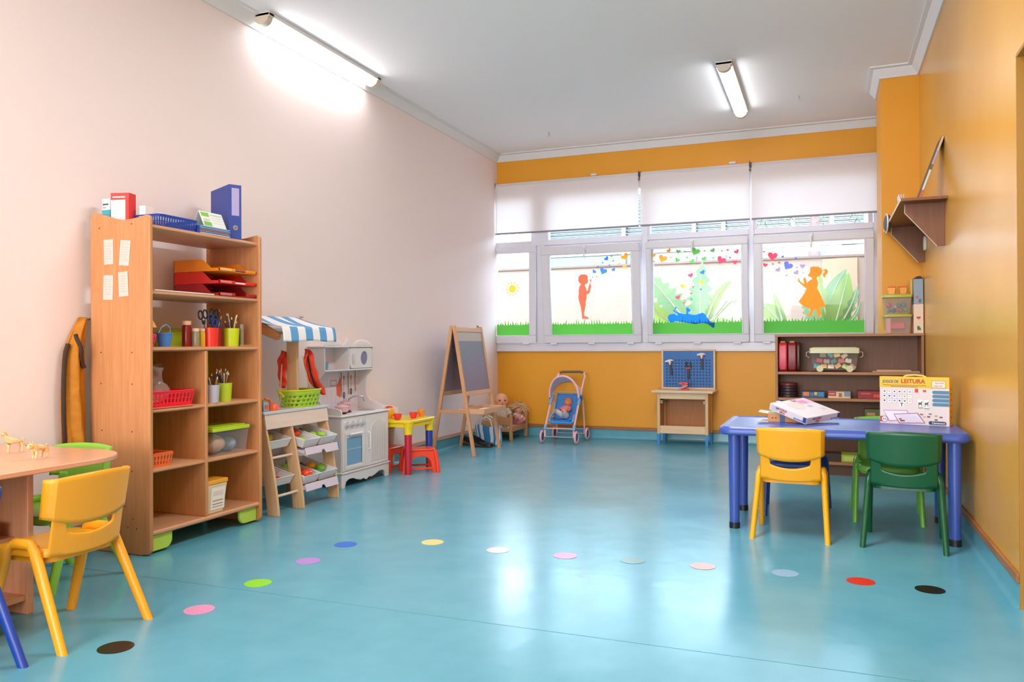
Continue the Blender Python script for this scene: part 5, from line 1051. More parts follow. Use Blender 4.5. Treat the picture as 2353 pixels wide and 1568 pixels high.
def shoe(label, x, y, rz, s=1):
    o = thing('wedge_shoe', label, 'shoe', (x,y,0), rz, 'black wedge shoes by the easel'); T = Matrix.Translation((x,y,0)) @ Matrix.Rotation(rz,4,'Z') @ Matrix.Scale(s,4)
    def prof(u):   # u 0 heel ..1 toe ; returns half width, sole height
        return .030+.010*math.sin(u*PI*.9)+.004*u, .062*(1-min(1,u/.72))**1.1+.012
    def sole(u, v):
        w, h = prof(u); x_ = -.12+.24*u; e = math.sqrt(max(0,1-((u-.5)*2)**6)); a = v*2*PI
        return Vector((x_, w*e*math.cos(a), (h/2)*(1+math.sin(a))))
    G().sheet(sole,20,16).build('wedge_sole', mat('#6b5a54',.7,kind='fabric',scale=40), o, M=T)
    def upper(u, v):
        w, h = prof(u); x_ = -.12+.24*u; e = math.sqrt(max(0,1-((u-.5)*2)**6)); top = h+(.048 if u < .25 else .048-.022*(u-.25)/.4 if u < .65 else .026+.010*math.sin((u-.65)/.35*PI)); a = (v-.5)*PI*1.0
        op = 1 if (u < .12 or u > .62) else .0
        k = math.cos(a); 
        if op: return Vector((x_, w*e*math.sin(a)*1.04, h+(top-h)*max(0,k)**.6))
        aa = max(-1,min(1,math.sin(a)*1.6)); return Vector((x_, w*e*aa*1.04, h+(top-h)*(1-abs(v-.5)*2)**.5*(1 if abs(aa) >= 1 else 1)*(.98 if abs(aa)>=1 else 0)+(.006 if abs(aa) < 1 else 0)))
    G().sheet(upper,24,20).build('upper', mat('#17151b',.45), o, M=T)
    G().prism([(-.09,-.022),(.03,-.024),(.03,.024),(-.09,.022)],'z',.03,.034,Matrix.Rotation(math.radians(18),4,'Y')).build('insole', mat('#7a3d48',.6), o, M=T)
shoe('black wedge shoe lying in front of the striped bag',.285,-1.13,math.radians(-8),1.12); shoe('black wedge shoe half hidden behind the front one',.12,-1.02,math.radians(5))
# ================================================================== DOLLS
SK = '#e9a27c'
def doll(label, loc, M, skinc, cloth, cloth2, s=1, hair=None, pose='sit', group=None):
    o = thing('baby_doll', label, 'doll', loc, 0, group); sk = mat(skinc,.35,key='vinyl_skin'); T = M @ Matrix.Scale(s,4)
    # local frame: torso along +z, faces -y, legs towards -y
    if pose == 'sit':
        N = [(0,0,.03,.042),(0,.004,.10,.040),(0,.004,.155,.026),(0,0,.178,.018),
             (.034,-.04,.022,.026),(.050,-.10,.024,.022),(.056,-.15,.022,.017),(.060,-.165,.040,.013),
             (-.034,-.04,.022,.026),(-.050,-.10,.024,.022),(-.056,-.15,.022,.017),(-.060,-.165,.040,.013),
             (.045,0,.145,.020),(.075,-.020,.105,.016),(.066,-.055,.085,.012),(-.045,0,.145,.020),(-.075,-.020,.105,.016),(-.066,-.055,.085,.012)]
        E_ = [(0,1),(1,2),(2,3),(0,4),(4,5),(5,6),(6,7),(0,8),(8,9),(9,10),(10,11),(2,12),(12,13),(13,14),(2,15),(15,16),(16,17)]
    b = skin('body', N, E_, sk, o, 2, T)
    hz = .232; g = G(); g.ell((0,0,hz),(.058,.060,.063),24); g.ell((0,-.022,hz-.022),(.046,.042,.036),20); g.build('head', sk, o, M=T)
    G().ell((0,-.064,hz-.014),(.007,.008,.006),10).build('nose', sk, o, M=T)
    G().ell((0,-.059,hz-.034),(.012,.006,.005),10).build('mouth', mat('#b04a3c',.4), o, M=T)
    for sg in (-1,1):
        G().ell((sg*.022,-.0555,hz+.002),(.0085,.004,.0075),12).build('eye', mat('#4a2a1a',.2), o, M=T)
        G().ell((sg*.058,.004,hz-.006),(.007,.012,.015),10).build('ear', sk, o, M=T)
        g = G(); hx = N[14 if sg > 0 else 17]
        g.ell(hx[:3],(.012,.015,.010),10)
        for k in range(4): g.tube([(hx[0]+sg*(-.008+.0055*k),hx[1]-.008,hx[2]-.002),(hx[0]+sg*(-.008+.0055*k),hx[1]-.024+.002*abs(k-1.5),hx[2]-.006)],[.0036,.0026],6)
        g.tube([(hx[0]-sg*.010,hx[1],hx[2]+.002),(hx[0]-sg*.018,hx[1]-.009,hx[2]+.003)],[.004,.003],6); g.build('hand', sk, o, M=T)
    # clothes follow the body
    g = G(); g.lathe([(.054,.012),(.057,.05),(.055,.10),(.050,.135),(.034,.163),(.024,.172)],(0,.002,0),22,sy=.92); g.build('top', mat(cloth,.8,kind='fabric',scale=40,bump=.15), o, M=T)
    for sg in (-1,1): G().tube([(sg*.036,0,.148),(sg*.062,-.010,.122),(sg*.073,-.026,.103)],[.029,.027,.024],12,cap=False).build('sleeve', mat(cloth,.8,kind='fabric',scale=40,bump=.15), o, M=T)
    g = G()
    for sg in (-1,1): g.tube([(sg*.024,0,.028),(sg*.036,-.05,.027),(sg*.050,-.10,.028),(sg*.055,-.142,.026)],[.044,.038,.033,.027],14)
    g.build('trousers', mat(cloth2,.8,kind='fabric',scale=40,bump=.15), o, M=T)
    if hair:
        g = G(); q = random.Random(5)
        for i in range(210):
            a = q.uniform(0,2*PI); el = q.uniform(.15,1.45); n_ = Vector((math.cos(a)*math.cos(el), abs(math.sin(a))*math.cos(el)*(1 if math.sin(a) > -.2 else -.6), math.sin(el)))
            p0 = Vector((0,0,hz))+Vector((n_.x*.057,n_.y*.059,n_.z*.062)); d = (n_+Vector((q.uniform(-.5,.5),q.uniform(-.2,.6),q.uniform(-.6,.3)))).normalized()
            p1 = p0+d*.045; p2 = p1+(d+Vector((0,.1,-.9))).normalized()*q.uniform(.05,.10); g.tube([p0,p1,p2],[.009,.008,.002],5)
        g.build('hair', mat(hair,.6,kind='fabric',scale=60), o, M=T)
    return o
# doll bed
BW = mat('#c8905c', .45, kind='wood', c2='#bb8350', scale=6, key='doll_bed_wood'); BWX = mat('#c8905c', .45, kind='woodx', c2='#bb8350', scale=6, key='doll_bed_wood'); BWY = mat('#c8905c', .45, kind='woody', c2='#bb8350', scale=6, key='doll_bed_wood')
t = thing('doll_bed', 'wooden doll bed standing in the corner under the window', 'doll bed', (.23,-.32,0))
xa, xb, yA, yB = .07,.385,-.56,-.09
for x_ in (xa,xb):
    for y_ in (yA,yB): G().box(x_-.018,y_-.014,0,x_+.018,y_+.014,.275 if y_ == yA else .30).build('post', BW, t, bevel=.006)
pr = [(xa,.165),(xb,.165),(xb,.235)]+[(xb-(xb-xa)*i/12, .235+.035*math.sin(PI*i/12)) for i in range(1,12)]+[(xa,.235)]
G().prism(pr,'y',yA-.006,yA+.006).build('foot_board', BWX, t, bevel=.003)
pr = [(x,z+.02) for x,z in pr]; G().prism(pr,'y',yB-.006,yB+.006).build('head_board', BWX, t, bevel=.003)
for x_ in (xa,xb): G().box(x_-.006,yA,.095,x_+.006,yB,.155).build('side_rail', BWY, t, bevel=.003)
G().box(xa,yA-.006,.095,xb,yA+.006,.14).build('end_rail', BWX, t, bevel=.003)
G().box(xa+.006,yA+.006,.10,xb-.006,yB-.006,.112).build('slat_base', BWY, t)
tag(G().prism(rrect(xa+.012,yA+.012,xb-.012,yB-.012,.03),'z',.114,.145).build('doll_mattress',mat('#e3cfd2',.8,kind='fabric',scale=20,bump=.1),bevel=.01),'pale pink mattress in the doll bed','mattress')
G().cyl((0,0,0),(0,0,.01),.01).bm.free()
o = thing('blanket_roll','rolled pink and lilac striped blanket end showing under the foot board of the bed','blanket',(.30,-.50,.145)); 
for i,(r_,c) in enumerate(((.034,'#c9c2e0'),(.027,'#c2408f'),(.018,'#dcd3ea'),(.009,'#8d7fb0'))): G().cyl((.305+.0,-.54-.002*i,.145+.0),(.305,-.50,.145),r_,n=20).build('blanket_layer' , mat(c,.8), o)
doll('large bald baby doll sitting up in the doll bed','' or (.17,-.31,.15), Matrix.Translation((.17,-.30,.125)) @ Matrix.Rotation(math.radians(28),4,'Z'), '#e8a17b', '#cdbfae', '#e8dfe0', 1.28, None, 'sit', 'baby dolls')
doll('small doll with messy blond hair lying at the right of the bed', (.31,-.24,.15), Matrix.Translation((.325,-.22,.15)) @ Matrix.Rotation(math.radians(45),4,'Z') @ Matrix.Rotation(math.radians(-32),4,'X') @ Matrix.Rotation(math.radians(20),4,'Y'), '#dfa184', '#ecdfe2', '#d98a96', .80, '#edcd9f', 'sit', 'baby dolls')
# ================================================================== DOLL PRAM
PKM = mat('#f0bcc0', .35, key='pink_tube'); LB = mat('#86a9d8', .35, key='light_blue_plastic'); NV = mat('#2f5f9e', .4); SB = mat('#3f86cf', .6, kind='fabric', scale=30, c2='#3a7ac0'); TYR = mat('#efb4bd', .5)
t = thing('doll_pram', 'pink and blue doll pushchair with canopy in front of the back wall', 'doll pram', (.95,-.40,0), 0); R_ = .068
px0, px1, pyf, pyb = .79,1.11,-.60,-.19
for i,(x_,y_) in enumerate(((px0-.03,pyf),(px1+.03,pyf),(px0-.03,pyb),(px1+.03,pyb))):
    M = Rm(0,PI/2,0,(x_,y_,R_)); w = G().tube([M @ Vector(((R_-.0125)*math.cos(a),(R_-.0125)*math.sin(a),0)) for a in [2*PI*k/32 for k in range(32)]],.0125,12,closed=True).build('wheel_tyre', TYR, t)
    g = G()
    g.lathe([(0,-.008),(.014,-.008),(.014,.008),(0,.008)],(0,0,0),16,M); g.tube([M @ Vector(((R_-.026)*math.cos(a),(R_-.026)*math.sin(a),0)) for a in [2*PI*k/24 for k in range(24)]],.006,6,closed=True)
    for k in range(6): a = PI*k/3; g.tube([M @ Vector((0,0,0)), M @ Vector((.047*math.cos(a),.047*math.sin(a),0))],.005,6)
    g.build('wheel_hub', mat('#3c5aa0',.4), w)
for sx, x_ in ((-1,px0),(1,px1)):
    G().tube([(x_,pyf+.0,R_),(x_,pyf+.0,.11),(x_,pyf+.02,.17),(x_,-.40,.42),(x_,-.30,.55),(x_,-.20,.66)]+([(x_,-.16,.70),(x_-.02,-.145,.735),(x_-.05*sx*0,-.14,.74)] if sx > 0 else [(x_,-.16,.70),(x_+.02,-.145,.735)]),.0105,10).build('push_bar', PKM, t)
    G().tube([(x_,pyb,R_),(x_,pyb-.01,.20),(x_,-.24,.40),(x_,-.30,.50)],.0095,10).build('rear_strut', PKM, t)
    G().cyl((x_,pyf-.001,.14),(x_,pyf+.03,.19),.017,n=12).build('joint', LB, t)
    G().tube([(x_,-.42,.40),(x_,-.34,.50)],[.017,.020],12).build('hinge_sleeve', LB, t)
    G().ell((x_+sx*.012,-.36,.47),(.018,.03,.035),12).build('hinge_cap', NV, t)
for y_, z_, r_ in ((pyf,R_,.005),(pyf+.01,.155,.006),(pyb,R_,.005),(pyb-.01,.12,.005),(-.30,.53,.0045)): G().cyl((px0,y_,z_),(px1,y_,z_),r_,n=10).build('cross_bar', PKM if r_ > .0055 else mat('#c9c6d6',.3,.5), t)
G().tube([(px0+.02,-.145,.735),(px0+.06,-.14,.745),(px1-.06,-.14,.748),(px1-.02,-.145,.735)],.012,12).build('handle_grip', mat('#6a5648',.7), t)
# seat
def seat(u, v):
    x = px0+.035+(px1-px0-.07)*u; s = (u-.5)*2; rise = .03*abs(s)**4
    if v < .45: q = v/.45; return Vector((x, -.53+.14*q, .235-.015*math.sin(q*PI)+rise))
    q = (v-.45)/.55; return Vector((x, -.39+.13*q, .235+.27*q+rise*.2))
G().sheet(seat,14,20).build('seat_cloth', SB, t, solid=.012)
G().tube([(px0+.035,-.53,.225),(px0+.045,-.545,.215),(px1-.045,-.545,.215),(px1-.035,-.53,.225)],.016,10).build('front_edge', mat('#2f8fe0',.4), t)
for x_ in (px0+.03,px1-.03): G().tube([(x_,-.545,.22),(x_,-.47,.285),(x_,-.40,.30),(x_,-.33,.40)],[.012,.016,.014,.010],10).build('side_wing', LB, t)
# canopy
def can(u, v):
    a = PI*u; r = (px1-px0)/2+.004; f = .21*v; zb = .475
    k = .55+.45*math.sin(a); return Vector((.95-r*math.cos(a), -.47+f*k+.05*(1-math.sin(a)), zb+ (.235-.075*v)*math.sin(a)**.85))
G().sheet(can,28,8).build('canopy', mat('#cfd2de',.7,kind='mottle',scale=45,c2='#e9c9d8',key='patterned_cloth'), t, solid=.003)
G().tube([can(i/28,0) for i in range(29)],.011,8).build('canopy_hoop', mat('#efbfcd',.5), t)
doll('small bald baby doll in pink top lying in the doll pram', (.93,-.45,.25), Matrix.Translation((.945,-.42,.262)) @ Matrix.Rotation(math.radians(-14),4,'Z') @ Matrix.Rotation(math.radians(-30),4,'X'), '#e4895a', '#e48bb4', '#e6edf0', .80, None, 'sit', 'baby dolls')
# ================================================================== WORKBENCH
WB = mat('#dcb88c', .45, kind='wood', c2='#d2ab7e', scale=6, key='bench_wood'); WBX = mat('#e3c49c', .45, kind='woodx', c2='#dab88e', scale=6, key='bench_wood'); BLU = mat('#1784c8', .4)
t = thing('toy_workbench', 'wooden toy workbench with blue pegboard against the back wall', 'toy workbench', (2.22,-.22,0))
xl, xr, yf, yk_ = 1.955,2.475,-.395,-.055
for x_ in (xl,xr-.03):
    for y_ in (yf,yk_-.03):
        l = G().box(x_,y_,.118,x_+.03,y_+.03,.545).build('leg', WB, t, bevel=.003); G().box(x_,y_,0,x_+.03,y_+.03,.118).build('blue_foot', BLU, l, bevel=.003)
G().prism([(xl-.055,.552),(xl-.045,.545),(xr+.045,.545),(xr+.055,.552),(xr+.05,.57),(xl-.05,.57)],'y',yf-.04,yk_+.01).build('worktop', WBX, t, bevel=.005)
G().box(xl+.03,yf+.004,.482,xr-.03,yf+.018,.545).build('upper_rail', WBX, t, bevel=.002); G().box(xl+.03,yf+.004,.125,xr-.03,yf+.018,.205).build('lower_rail', WBX, t, bevel=.002)
for x_ in (xl+.006,xr-.018): G().box(x_,yf+.03,.125,x_+.012,yk_-.03,.545).build('side_panel', mat('#e0a25c',.45,kind='wood',c2='#d6974f'), t)
G().box(xl+.018,yk_-.02,.14,xr-.018,yk_-.012,.545).build('back_panel', mat('#b87a3e',.5,kind='wood',c2='#ad7038'), t); G().box(xl+.018,yf+.018,.15,xr-.018,yk_-.02,.16).build('shelf', WBX, t)
for x_, sg in ((xl+.03,1),(xr-.03,-1)):
    for z_ in (.455,.437): G().box(min(x_,x_+sg*.022),yf+.02,z_,max(x_,x_+sg*.022),yk_-.04,z_+.007).build('drawer_runner', mat('#ece2d4',.4), t)
pb0, pb1, pz0, pz1 = 1.945,2.510,.57,.99
pgm = mat('#1b66ae',.45); fr = G().frame(pb0,pz0,pb1,pz1+.006,.019,-.092,-.07).build('board_frame', WBX, t, bevel=.002)
G().box(pb0+.018,-.086,pz0,pb1-.018,-.078,pz1-.014).build('pegboard', pgm, t)
g = G()
for i in range(15):
    for j in range(10):
        x_ = pb0+.058+i*.0320; z_ = pz0+.022+j*.0318; g.tube([(x_+.0075*math.cos(a),-.0868,z_+.0075*math.sin(a)) for a in [2*PI*k/8 for k in range(8)]],.0016,4,closed=True)
        g.prism([(x_+.0055*math.cos(a),z_+.0055*math.sin(a)) for a in [2*PI*k/8 for k in range(8)]],'y',-.0866,-.0862)
g.build('peg_holes', mat('#0e3f78',.5), t)
def hammer(label, x, z, a):
    o = thing('toy_hammer', label, 'toy hammer', (x,-.10,z), 0, 'toy hammers on the pegboard'); M = Matrix.Translation((x,-.105,z)) @ Matrix.Rotation(a,4,'Y')
    G().prism([(-.010,-.155),(.012,-.155),(.013,-.09),(.009,-.04),(-.009,-.04),(-.011,-.09)],'y',-.009,.009).build('handle', mat('#3f3a3c',.5), o, M=M, bevel=.003)
    G().prism([(-.048,-.012),(-.048,.006),(-.028,.010),(-.01,.016),(.02,.014),(.042,.0),(.045,-.006),(.03,-.004),(.012,-.006),(.007,-.045),(-.007,-.045),(-.012,-.01)],'y',-.011,.011).build('head', mat('#d8d3cf',.35), o, M=M, bevel=.003)
    G().box(-.028,-.010,-.024,-.011,.010,-.008,M).build('red_cheek', mat('#b5302c',.5), o); G().box(.011,-.010,-.024,.028,.010,-.006,M).build('red_cheek', mat('#b5302c',.5), o)
hammer('toy claw hammer hanging low at the left of the pegboard',2.035,.872,-.12); hammer('toy claw hammer hanging high at the right of the pegboard',2.372,.94,-.02)
o = thing('toy_pliers','dark toy pliers with red collar in the middle of the pegboard','toy pliers',(2.24,-.10,.70)); M = Matrix.Translation((2.232,-.105,.80))
G().prism([(-.013,-.125),(.013,-.125),(.014,-.06),(.010,-.01),(-.010,-.01),(-.014,-.06)],'y',-.008,.008).build('handle', mat('#3a2733',.5), o, M=M, bevel=.003)
G().prism([(-.03,-.012),(.03,-.012),(.024,.004),(-.024,.004)],'y',-.009,.009).build('red_collar', mat('#c03a30',.5), o, M=M)
for sg in (-1,1): G().prism([(sg*.004,.0),(sg*.030,.0),(sg*.033,.035),(sg*.024,.062),(sg*.012,.058),(sg*.020,.03),(sg*.008,.02)],'y',-.009,.009).build('jaw', mat('#1f2530',.5), o, M=M, bevel=.002)
o = thing('toy_vice','red toy vice with grey lever on the workbench top','toy vice',(2.22,-.30,.57)); vr = mat('#e2453f',.4)
G().box(2.19,-.33,.57,2.262,-.27,.588).build('vice_base',vr,o,bevel=.004); G().prism([(2.20,.588),(2.235,.588),(2.24,.62),(2.235,.645),(2.20,.645)],'y',-.325,-.28).build('vice_body',vr,o,bevel=.004)
G().prism([(2.168,.632),(2.262,.632),(2.262,.652),(2.175,.652),(2.165,.645)],'y',-.325,-.28).build('vice_jaw',vr,o,bevel=.003); G().box(2.238,-.32,.588,2.252,-.285,.632).build('vice_slide',vr,o)
G().tube([(2.155,-.37,.578),(2.18,-.365,.592),(2.215,-.355,.60),(2.262,-.345,.622)],[.004,.007,.009,.006],8).build('lever',mat('#a9aebb',.4),o)
# ================================================================== BROWN SHELF UNIT IN THE RIGHT CORNER
SB_ = mat('#9a6a42', .45, kind='wood', c2='#8c5e39', scale=7, key='brown_veneer'); SX_ = mat('#a9764b', .45, kind='woodx', c2='#9c6a42', scale=7, key='brown_veneer'); SD_ = mat('#7a5238', .5, kind='wood', c2='#6e4932', scale=7, key='brown_back')
t = thing('shelf_unit', 'low brown open shelf unit behind the blue table in the right corner', 'shelf unit', (3.75,-1.69,0)); ux0, ux1, uy0, uy1 = 3.207, 4.290, -1.835, -1.550
G().box(ux0-.004,uy0-.004,1.105,ux1+.002,uy1,1.124).build('top_board', SX_, t, bevel=.002)
for x_ in (ux0,ux1-.02): G().box(x_,uy0,0,x_+.02,uy1,1.105).build('side_panel', SB_, t, bevel=.002)
for z_ in (.822,.612,.405): G().box(ux0+.02,uy0+.006,z_-.022,ux1-.02,uy1-.01,z_).build('shelf', SX_, t, bevel=.002)
G().box(ux0+.02,uy0+.004,.085,ux1-.02,uy1-.01,.107).build('bottom_shelf', SX_, t); G().box(ux0+.02,uy0+.03,.0,ux1-.02,uy0+.045,.085).build('plinth', mat('#5b3a28',.5), t)
G().box(ux0+.02,uy1-.01,.0,ux1-.02,uy1-.003,1.105).build('back_panel', SD_, t)
def case(label, x0, x1, c, c2):
    o = thing('activity_case', label, 'case', ((x0+x1)/2,-1.70,.823), 0, 'upright red cases in the shelf unit'); pr = rrect(-1.815,.823,-1.60,1.062,.05,5)
    G().prism(pr,'x',x0,x1).build('case_shell', mat(c,.35), o, bevel=.008); G().prism(rrect(-1.8165,.84,-1.81,1.03,.003,2),'x',x0+.014,x1-.014).build('spine_panel', mat(c2,.35), o)
    G().box(x0+.012,-1.80,1.055,x1-.012,-1.70,1.072).build('carry_handle', mat('#b5713c',.5), o, bevel=.004)
case('pink red case at the left end of the top compartment',3.232,3.296,'#c8383f','#d64a68'); case('dark red case second from the left in the top compartment',3.302,3.366,'#8d2328','#7c2f30'); case('dark brown case third from the left in the top compartment',3.370,3.395,'#4a2a22','#3c2620')
o, l = lidbox('toy_brick_box','clear wheeled storage box full of toy bricks with cream lid',3.475,-1.815,.838,3.830,-1.63,1.020,'#efe9e0','#cdc9a0',.10,.02,.045)
for x_ in (3.545,3.765): G().cyl((x_,-1.822,.848),(x_,-1.806,.848),.026,n=20).build('box_wheel', mat('#cdc79c',.4), o)
for sx, x_ in ((-1,3.465),(1,3.840)): G().tube([(x_,-1.76,.985),(x_+sx*.022,-1.76,.978),(x_+sx*.022,-1.76,.948),(x_,-1.76,.935)],.0035,6).build('lid_clip', mat('#c9c5b0',.4), o)
q = random.Random(11); bc = [('sky blue','#5fb2cf'),('yellow','#f0d06a'),('cream','#efdcc0'),('orange tan','#e0a55c'),('pale green','#cfe08a'),('pink','#e8b8ae'),('red','#c9403f'),('lilac','#c3a3c0'),('teal','#2f7f86'),('coral','#ee7a5a'),('white','#f0e9e4'),('olive','#8f8c52')]
k = 0
for row in range(3):
    for i in range(6-row):
        cn_, cc_ = bc[k%12]; x_ = 3.520+(i+.45*row)*.053; z_ = .868+.043*row+q.uniform(-.006,.005); a = q.uniform(-.75,.75); M = Rm(0,a,q.uniform(-.2,.2),(x_,-1.785,z_))
        b = thing('toy_brick', '%s toy brick in the wheeled box, %s from left in the %s row' % (cn_, ORD[i], ('bottom','middle','top')[row]), 'toy brick', (x_,-1.785,z_-.014), 0, 'toy bricks in the wheeled storage box')
        g = G(); g.box(-.023,-.014,-.015,.023,.014,.015,M); 
        g.build('brick_body', mat(cc_,.35), b, bevel=.001); g = G()
        for sx in (-.0115,.0115): g.cyl(M @ Vector((sx,0,.015)), M @ Vector((sx,0,.0195)),.006,n=8)
        g.build('studs', mat(cc_,.35), b); k += 1
for i,(a,b,c,lb) in enumerate(((3.96,4.20,'#c9a37c','upper'),(3.93,4.262,'#b9936d','lower'))): tag(G().box(a,-1.815,.823+.010*(1-i),b,-1.62,.832+.010*(1-i)).build('board_stack',mat(c,.5)),lb+' thin tan board lying at the right of the top compartment','board')
# second compartment
g = G(); o = thing('wire_basket','dark stacked round tin with maroon lid in the second compartment','tin',(3.30,-1.72,.613))
for i in range(5): G().lathe([(.066,0),(.069,.004),(.069,.018),(.066,.022),(0,.022)],(3.303,-1.74,.613+i*.0235),28).build('tin_tier',mat('#35222a' if i < 4 else '#6b2326',.4),o)
def gamebox(label, x0, x1, h, parts, c, z=.613, rz=0): return carton('game_box',label,'box',x0,-1.81,z,x1,-1.66,z+h,c,parts,'small boxed games in the shelf unit',rz)
gamebox('small blue boxed game with orange and yellow print',3.408,3.578,.050,(('print_patch','-y',.06,.3,.32,.95,'#e0763a'),('print_patch','-y',.38,.35,.52,.8,'#3d6fa8'),('print_patch','-y',.55,.45,.68,.95,'#e0b23c'),('print_patch','-y',.72,.25,.97,.95,'#2b86b0')),'#2a5580')
gamebox('small boxed game in red, cream and grey blue',3.604,3.770,.052,(('red_band','-y',0,.35,.36,1,'#a83a34'),('title_strip','-y',.06,.6,.30,.75,'#e8a08a'),('picture','-y',.48,.2,.62,.8,'#8a6c4c'),('blue_corner','-y',.72,.3,1,1,'#6f8ba6')),'#e0bd96')
gamebox('wide dark red boxed game partly hidden by the reading game',3.822,4.05,.060,(('red_print','-y',.5,.2,.95,.6,'#d8433a'),('title_strip','-y',.1,.6,.4,.75,'#c9584a')),'#8f2226')
carton('game_box','green and brown small box in the third compartment','box',3.872,-1.81,.406,4.02,-1.66,.530,'#5f8a3a',(('brown_band','-y',0,.45,1,1,'#5e5a35'),('title_strip','-y',.1,.62,.5,.8,'#b98a5a')))
carton('game_box','flat lime green box on the bottom shelf of the unit','box',3.70,-1.81,.108,3.93,-1.62,.165,'#a3b83a',(('pale_print','-y',.06,.2,.7,.8,'#c3d264'),))
tag(G().box(3.55,-1.80,.108,3.70,-1.65,.17).build('brown_book',mat('#3c2a22',.6)),'dark brown book lying on the bottom shelf of the unit','book')
# on top of the shelf unit
o, l = lidbox('storage_box','lower clear box with olive lime lid on the shelf unit',4.018,-1.80,1.125,4.205,-1.62,1.280,'#f3ece6','#a9a62a',.16,.010,.022,'stacked clear boxes with lime lids')
o, l = lidbox('storage_box','upper clear box of small toys with lime lid on the shelf unit',4.016,-1.80,1.281,4.207,-1.62,1.432,'#f0f0ec','#b4b42c',.14,.010,.022,'stacked clear boxes with lime lids')
tag(G().cbox((4.11,-1.735,1.185),(.11,.06,.05)).build('red_toy',mat('#e0523f',.5),bevel=.006),'orange red toy inside the lower clear box','toy'); tag(G().box(4.033,-1.785,1.13,4.062,-1.70,1.245).build('pink_card',mat('#e6a8b2',.5)),'pink card inside the lower clear box','card')
for i,(x_,z_,r,c,lb) in enumerate(((4.05,1.345,.022,'#c9547a','magenta ball'),(4.085,1.305,.018,'#3f5f86','blue ball'),(4.12,1.345,.020,'#4a6a68','dark teal ball'),(4.155,1.350,.020,'#4f8a74','green ball'),(4.135,1.304,.016,'#cf4a6e','pink ball'),(4.17,1.31,.018,'#5c8f7c','sea green ball'),(4.05,1.303,.016,'#4f86b8','light blue ball'),(4.10,1.335,.010,'#e0c6a0','cream bead'))):
    tag(G().ell((x_,-1.765,z_),r,12).build('small_toy',mat(c,.4)),'%s among the small toys in the upper clear box' % lb,'toy','small toys in the upper clear box')
for x_,z_,w_,c,lb in ((4.073,1.433,.058,'#f0a32a','orange yellow plastic pot at the left on the upper clear box'),(4.155,1.433,.058,'#e9962c','orange plastic pot at the right on the upper clear box')):
    o = thing('play_pot',lb,'pot',(x_,-1.72,z_)); G().lathe([(w_*.22,0),(w_*.5,.056),(w_*.5,.060)],(x_,-1.72,z_),4,None).bm.free()
    G().prism([(x_-w_*.38,z_),(x_+w_*.38,z_),(x_+w_*.5,z_+.055),(x_-w_*.5,z_+.055)],'y',-1.75,-1.70).build('pot_body',mat(c,.35),o,bevel=.003); G().box(x_-w_*.54,-1.755,z_+.055,x_+w_*.54,-1.695,z_+.066).build('pot_rim',mat('#f26a24',.35),o,bevel=.002)
o, M = carton('game_box','tall white upright box with red heart and green leaf on the shelf unit','box',4.222,-1.80,1.125,4.290,-1.62,1.350,'#e9cdb2',())
hp_ = [(16*math.sin(a)**3/17,(13*math.cos(a)-5*math.cos(2*a)-2*math.cos(3*a)-math.cos(4*a))/17) for a in [2*PI*i/24 for i in range(24)]]
G().prism([(4.256+.016*a,1.245+.014*b) for a,b in hp_],'y',-1.8008,-1.8002).build('printed_heart',mat('#c03a2c',.5),o); G().prism([(4.246,1.150),(4.272,1.150),(4.272,1.162),(4.258,1.182),(4.246,1.182)],'y',-1.8008,-1.8002).build('printed_leaf',mat('#2f7a3a',.5),o)
o, M = carton('game_box','slim grey blue box standing on top of the heart box','box',4.225,-1.79,1.351,4.290,-1.62,1.545,'#8fa0b0',(('printed_patch','-y',.2,.22,.5,.32,'#b9647a'),('printed_patch','-y',.5,.05,.8,.2,'#5f7088')))
G().prism([(4.228,1.545),(4.288,1.545),(4.285,1.556),(4.270,1.568),(4.25,1.566),(4.232,1.556)],'y',-1.785,-1.64).build('dark_flap',mat('#3c1f1c',.6),o)
tag(G().box(4.205,-1.79,1.34,4.222,-1.64,1.545).build('yellow_book',mat('#e2b552',.5)) if 0 else G().box(4.209,-1.70,1.4325,4.223,-1.60,1.545).build('yellow_book',mat('#e8b95a',.5)),'slim yellow book upright left of the grey blue box','book')
# ================================================================== BLUE TABLE
t = thing('blue_table', 'blue rectangular plastic children table at the right wall', 'table', (3.65,-3.67,0)); BT = mat('#3a55a8', .3, key='blue_plastic'); tx0,tx1,ty0,ty1 = 3.018,4.280,-4.045,-3.30
g = G(); n=8
def ringz(off, z): return [g.bm.verts.new((x,y,z)) for x,y in rrect(tx0+off,ty0+off,tx1-off,ty1-off,max(.012,.07-off),6)]
prof = [(.03,.535),(.010,.538),(.001,.548),(0,.562),(.004,.576),(.014,.585),(.024,.586),(.034,.581),(.044,.579)]
R = [ringz(o_,z_) for o_,z_ in prof]
g._f(R[0]); g._f(R[-1][::-1])
for A,B in zip(R,R[1:]):
    for i in range(len(A)): j=(i+1)%len(A); g._f([A[i],A[j],B[j],B[i]])
g.build('tabletop', BT, t)
for x_,y_ in ((3.098,-3.945),(3.098,-3.425),(4.205,-3.975),(4.205,-3.40)):
    l = G().cyl((x_,y_,.03),(x_,y_,.54),.0275,.033,n=24).build('leg', BT, t); G().cyl((x_,y_,0),(x_,y_,.034),.030,n=24).build('black_foot', BLACK, l)
ZT = .5795
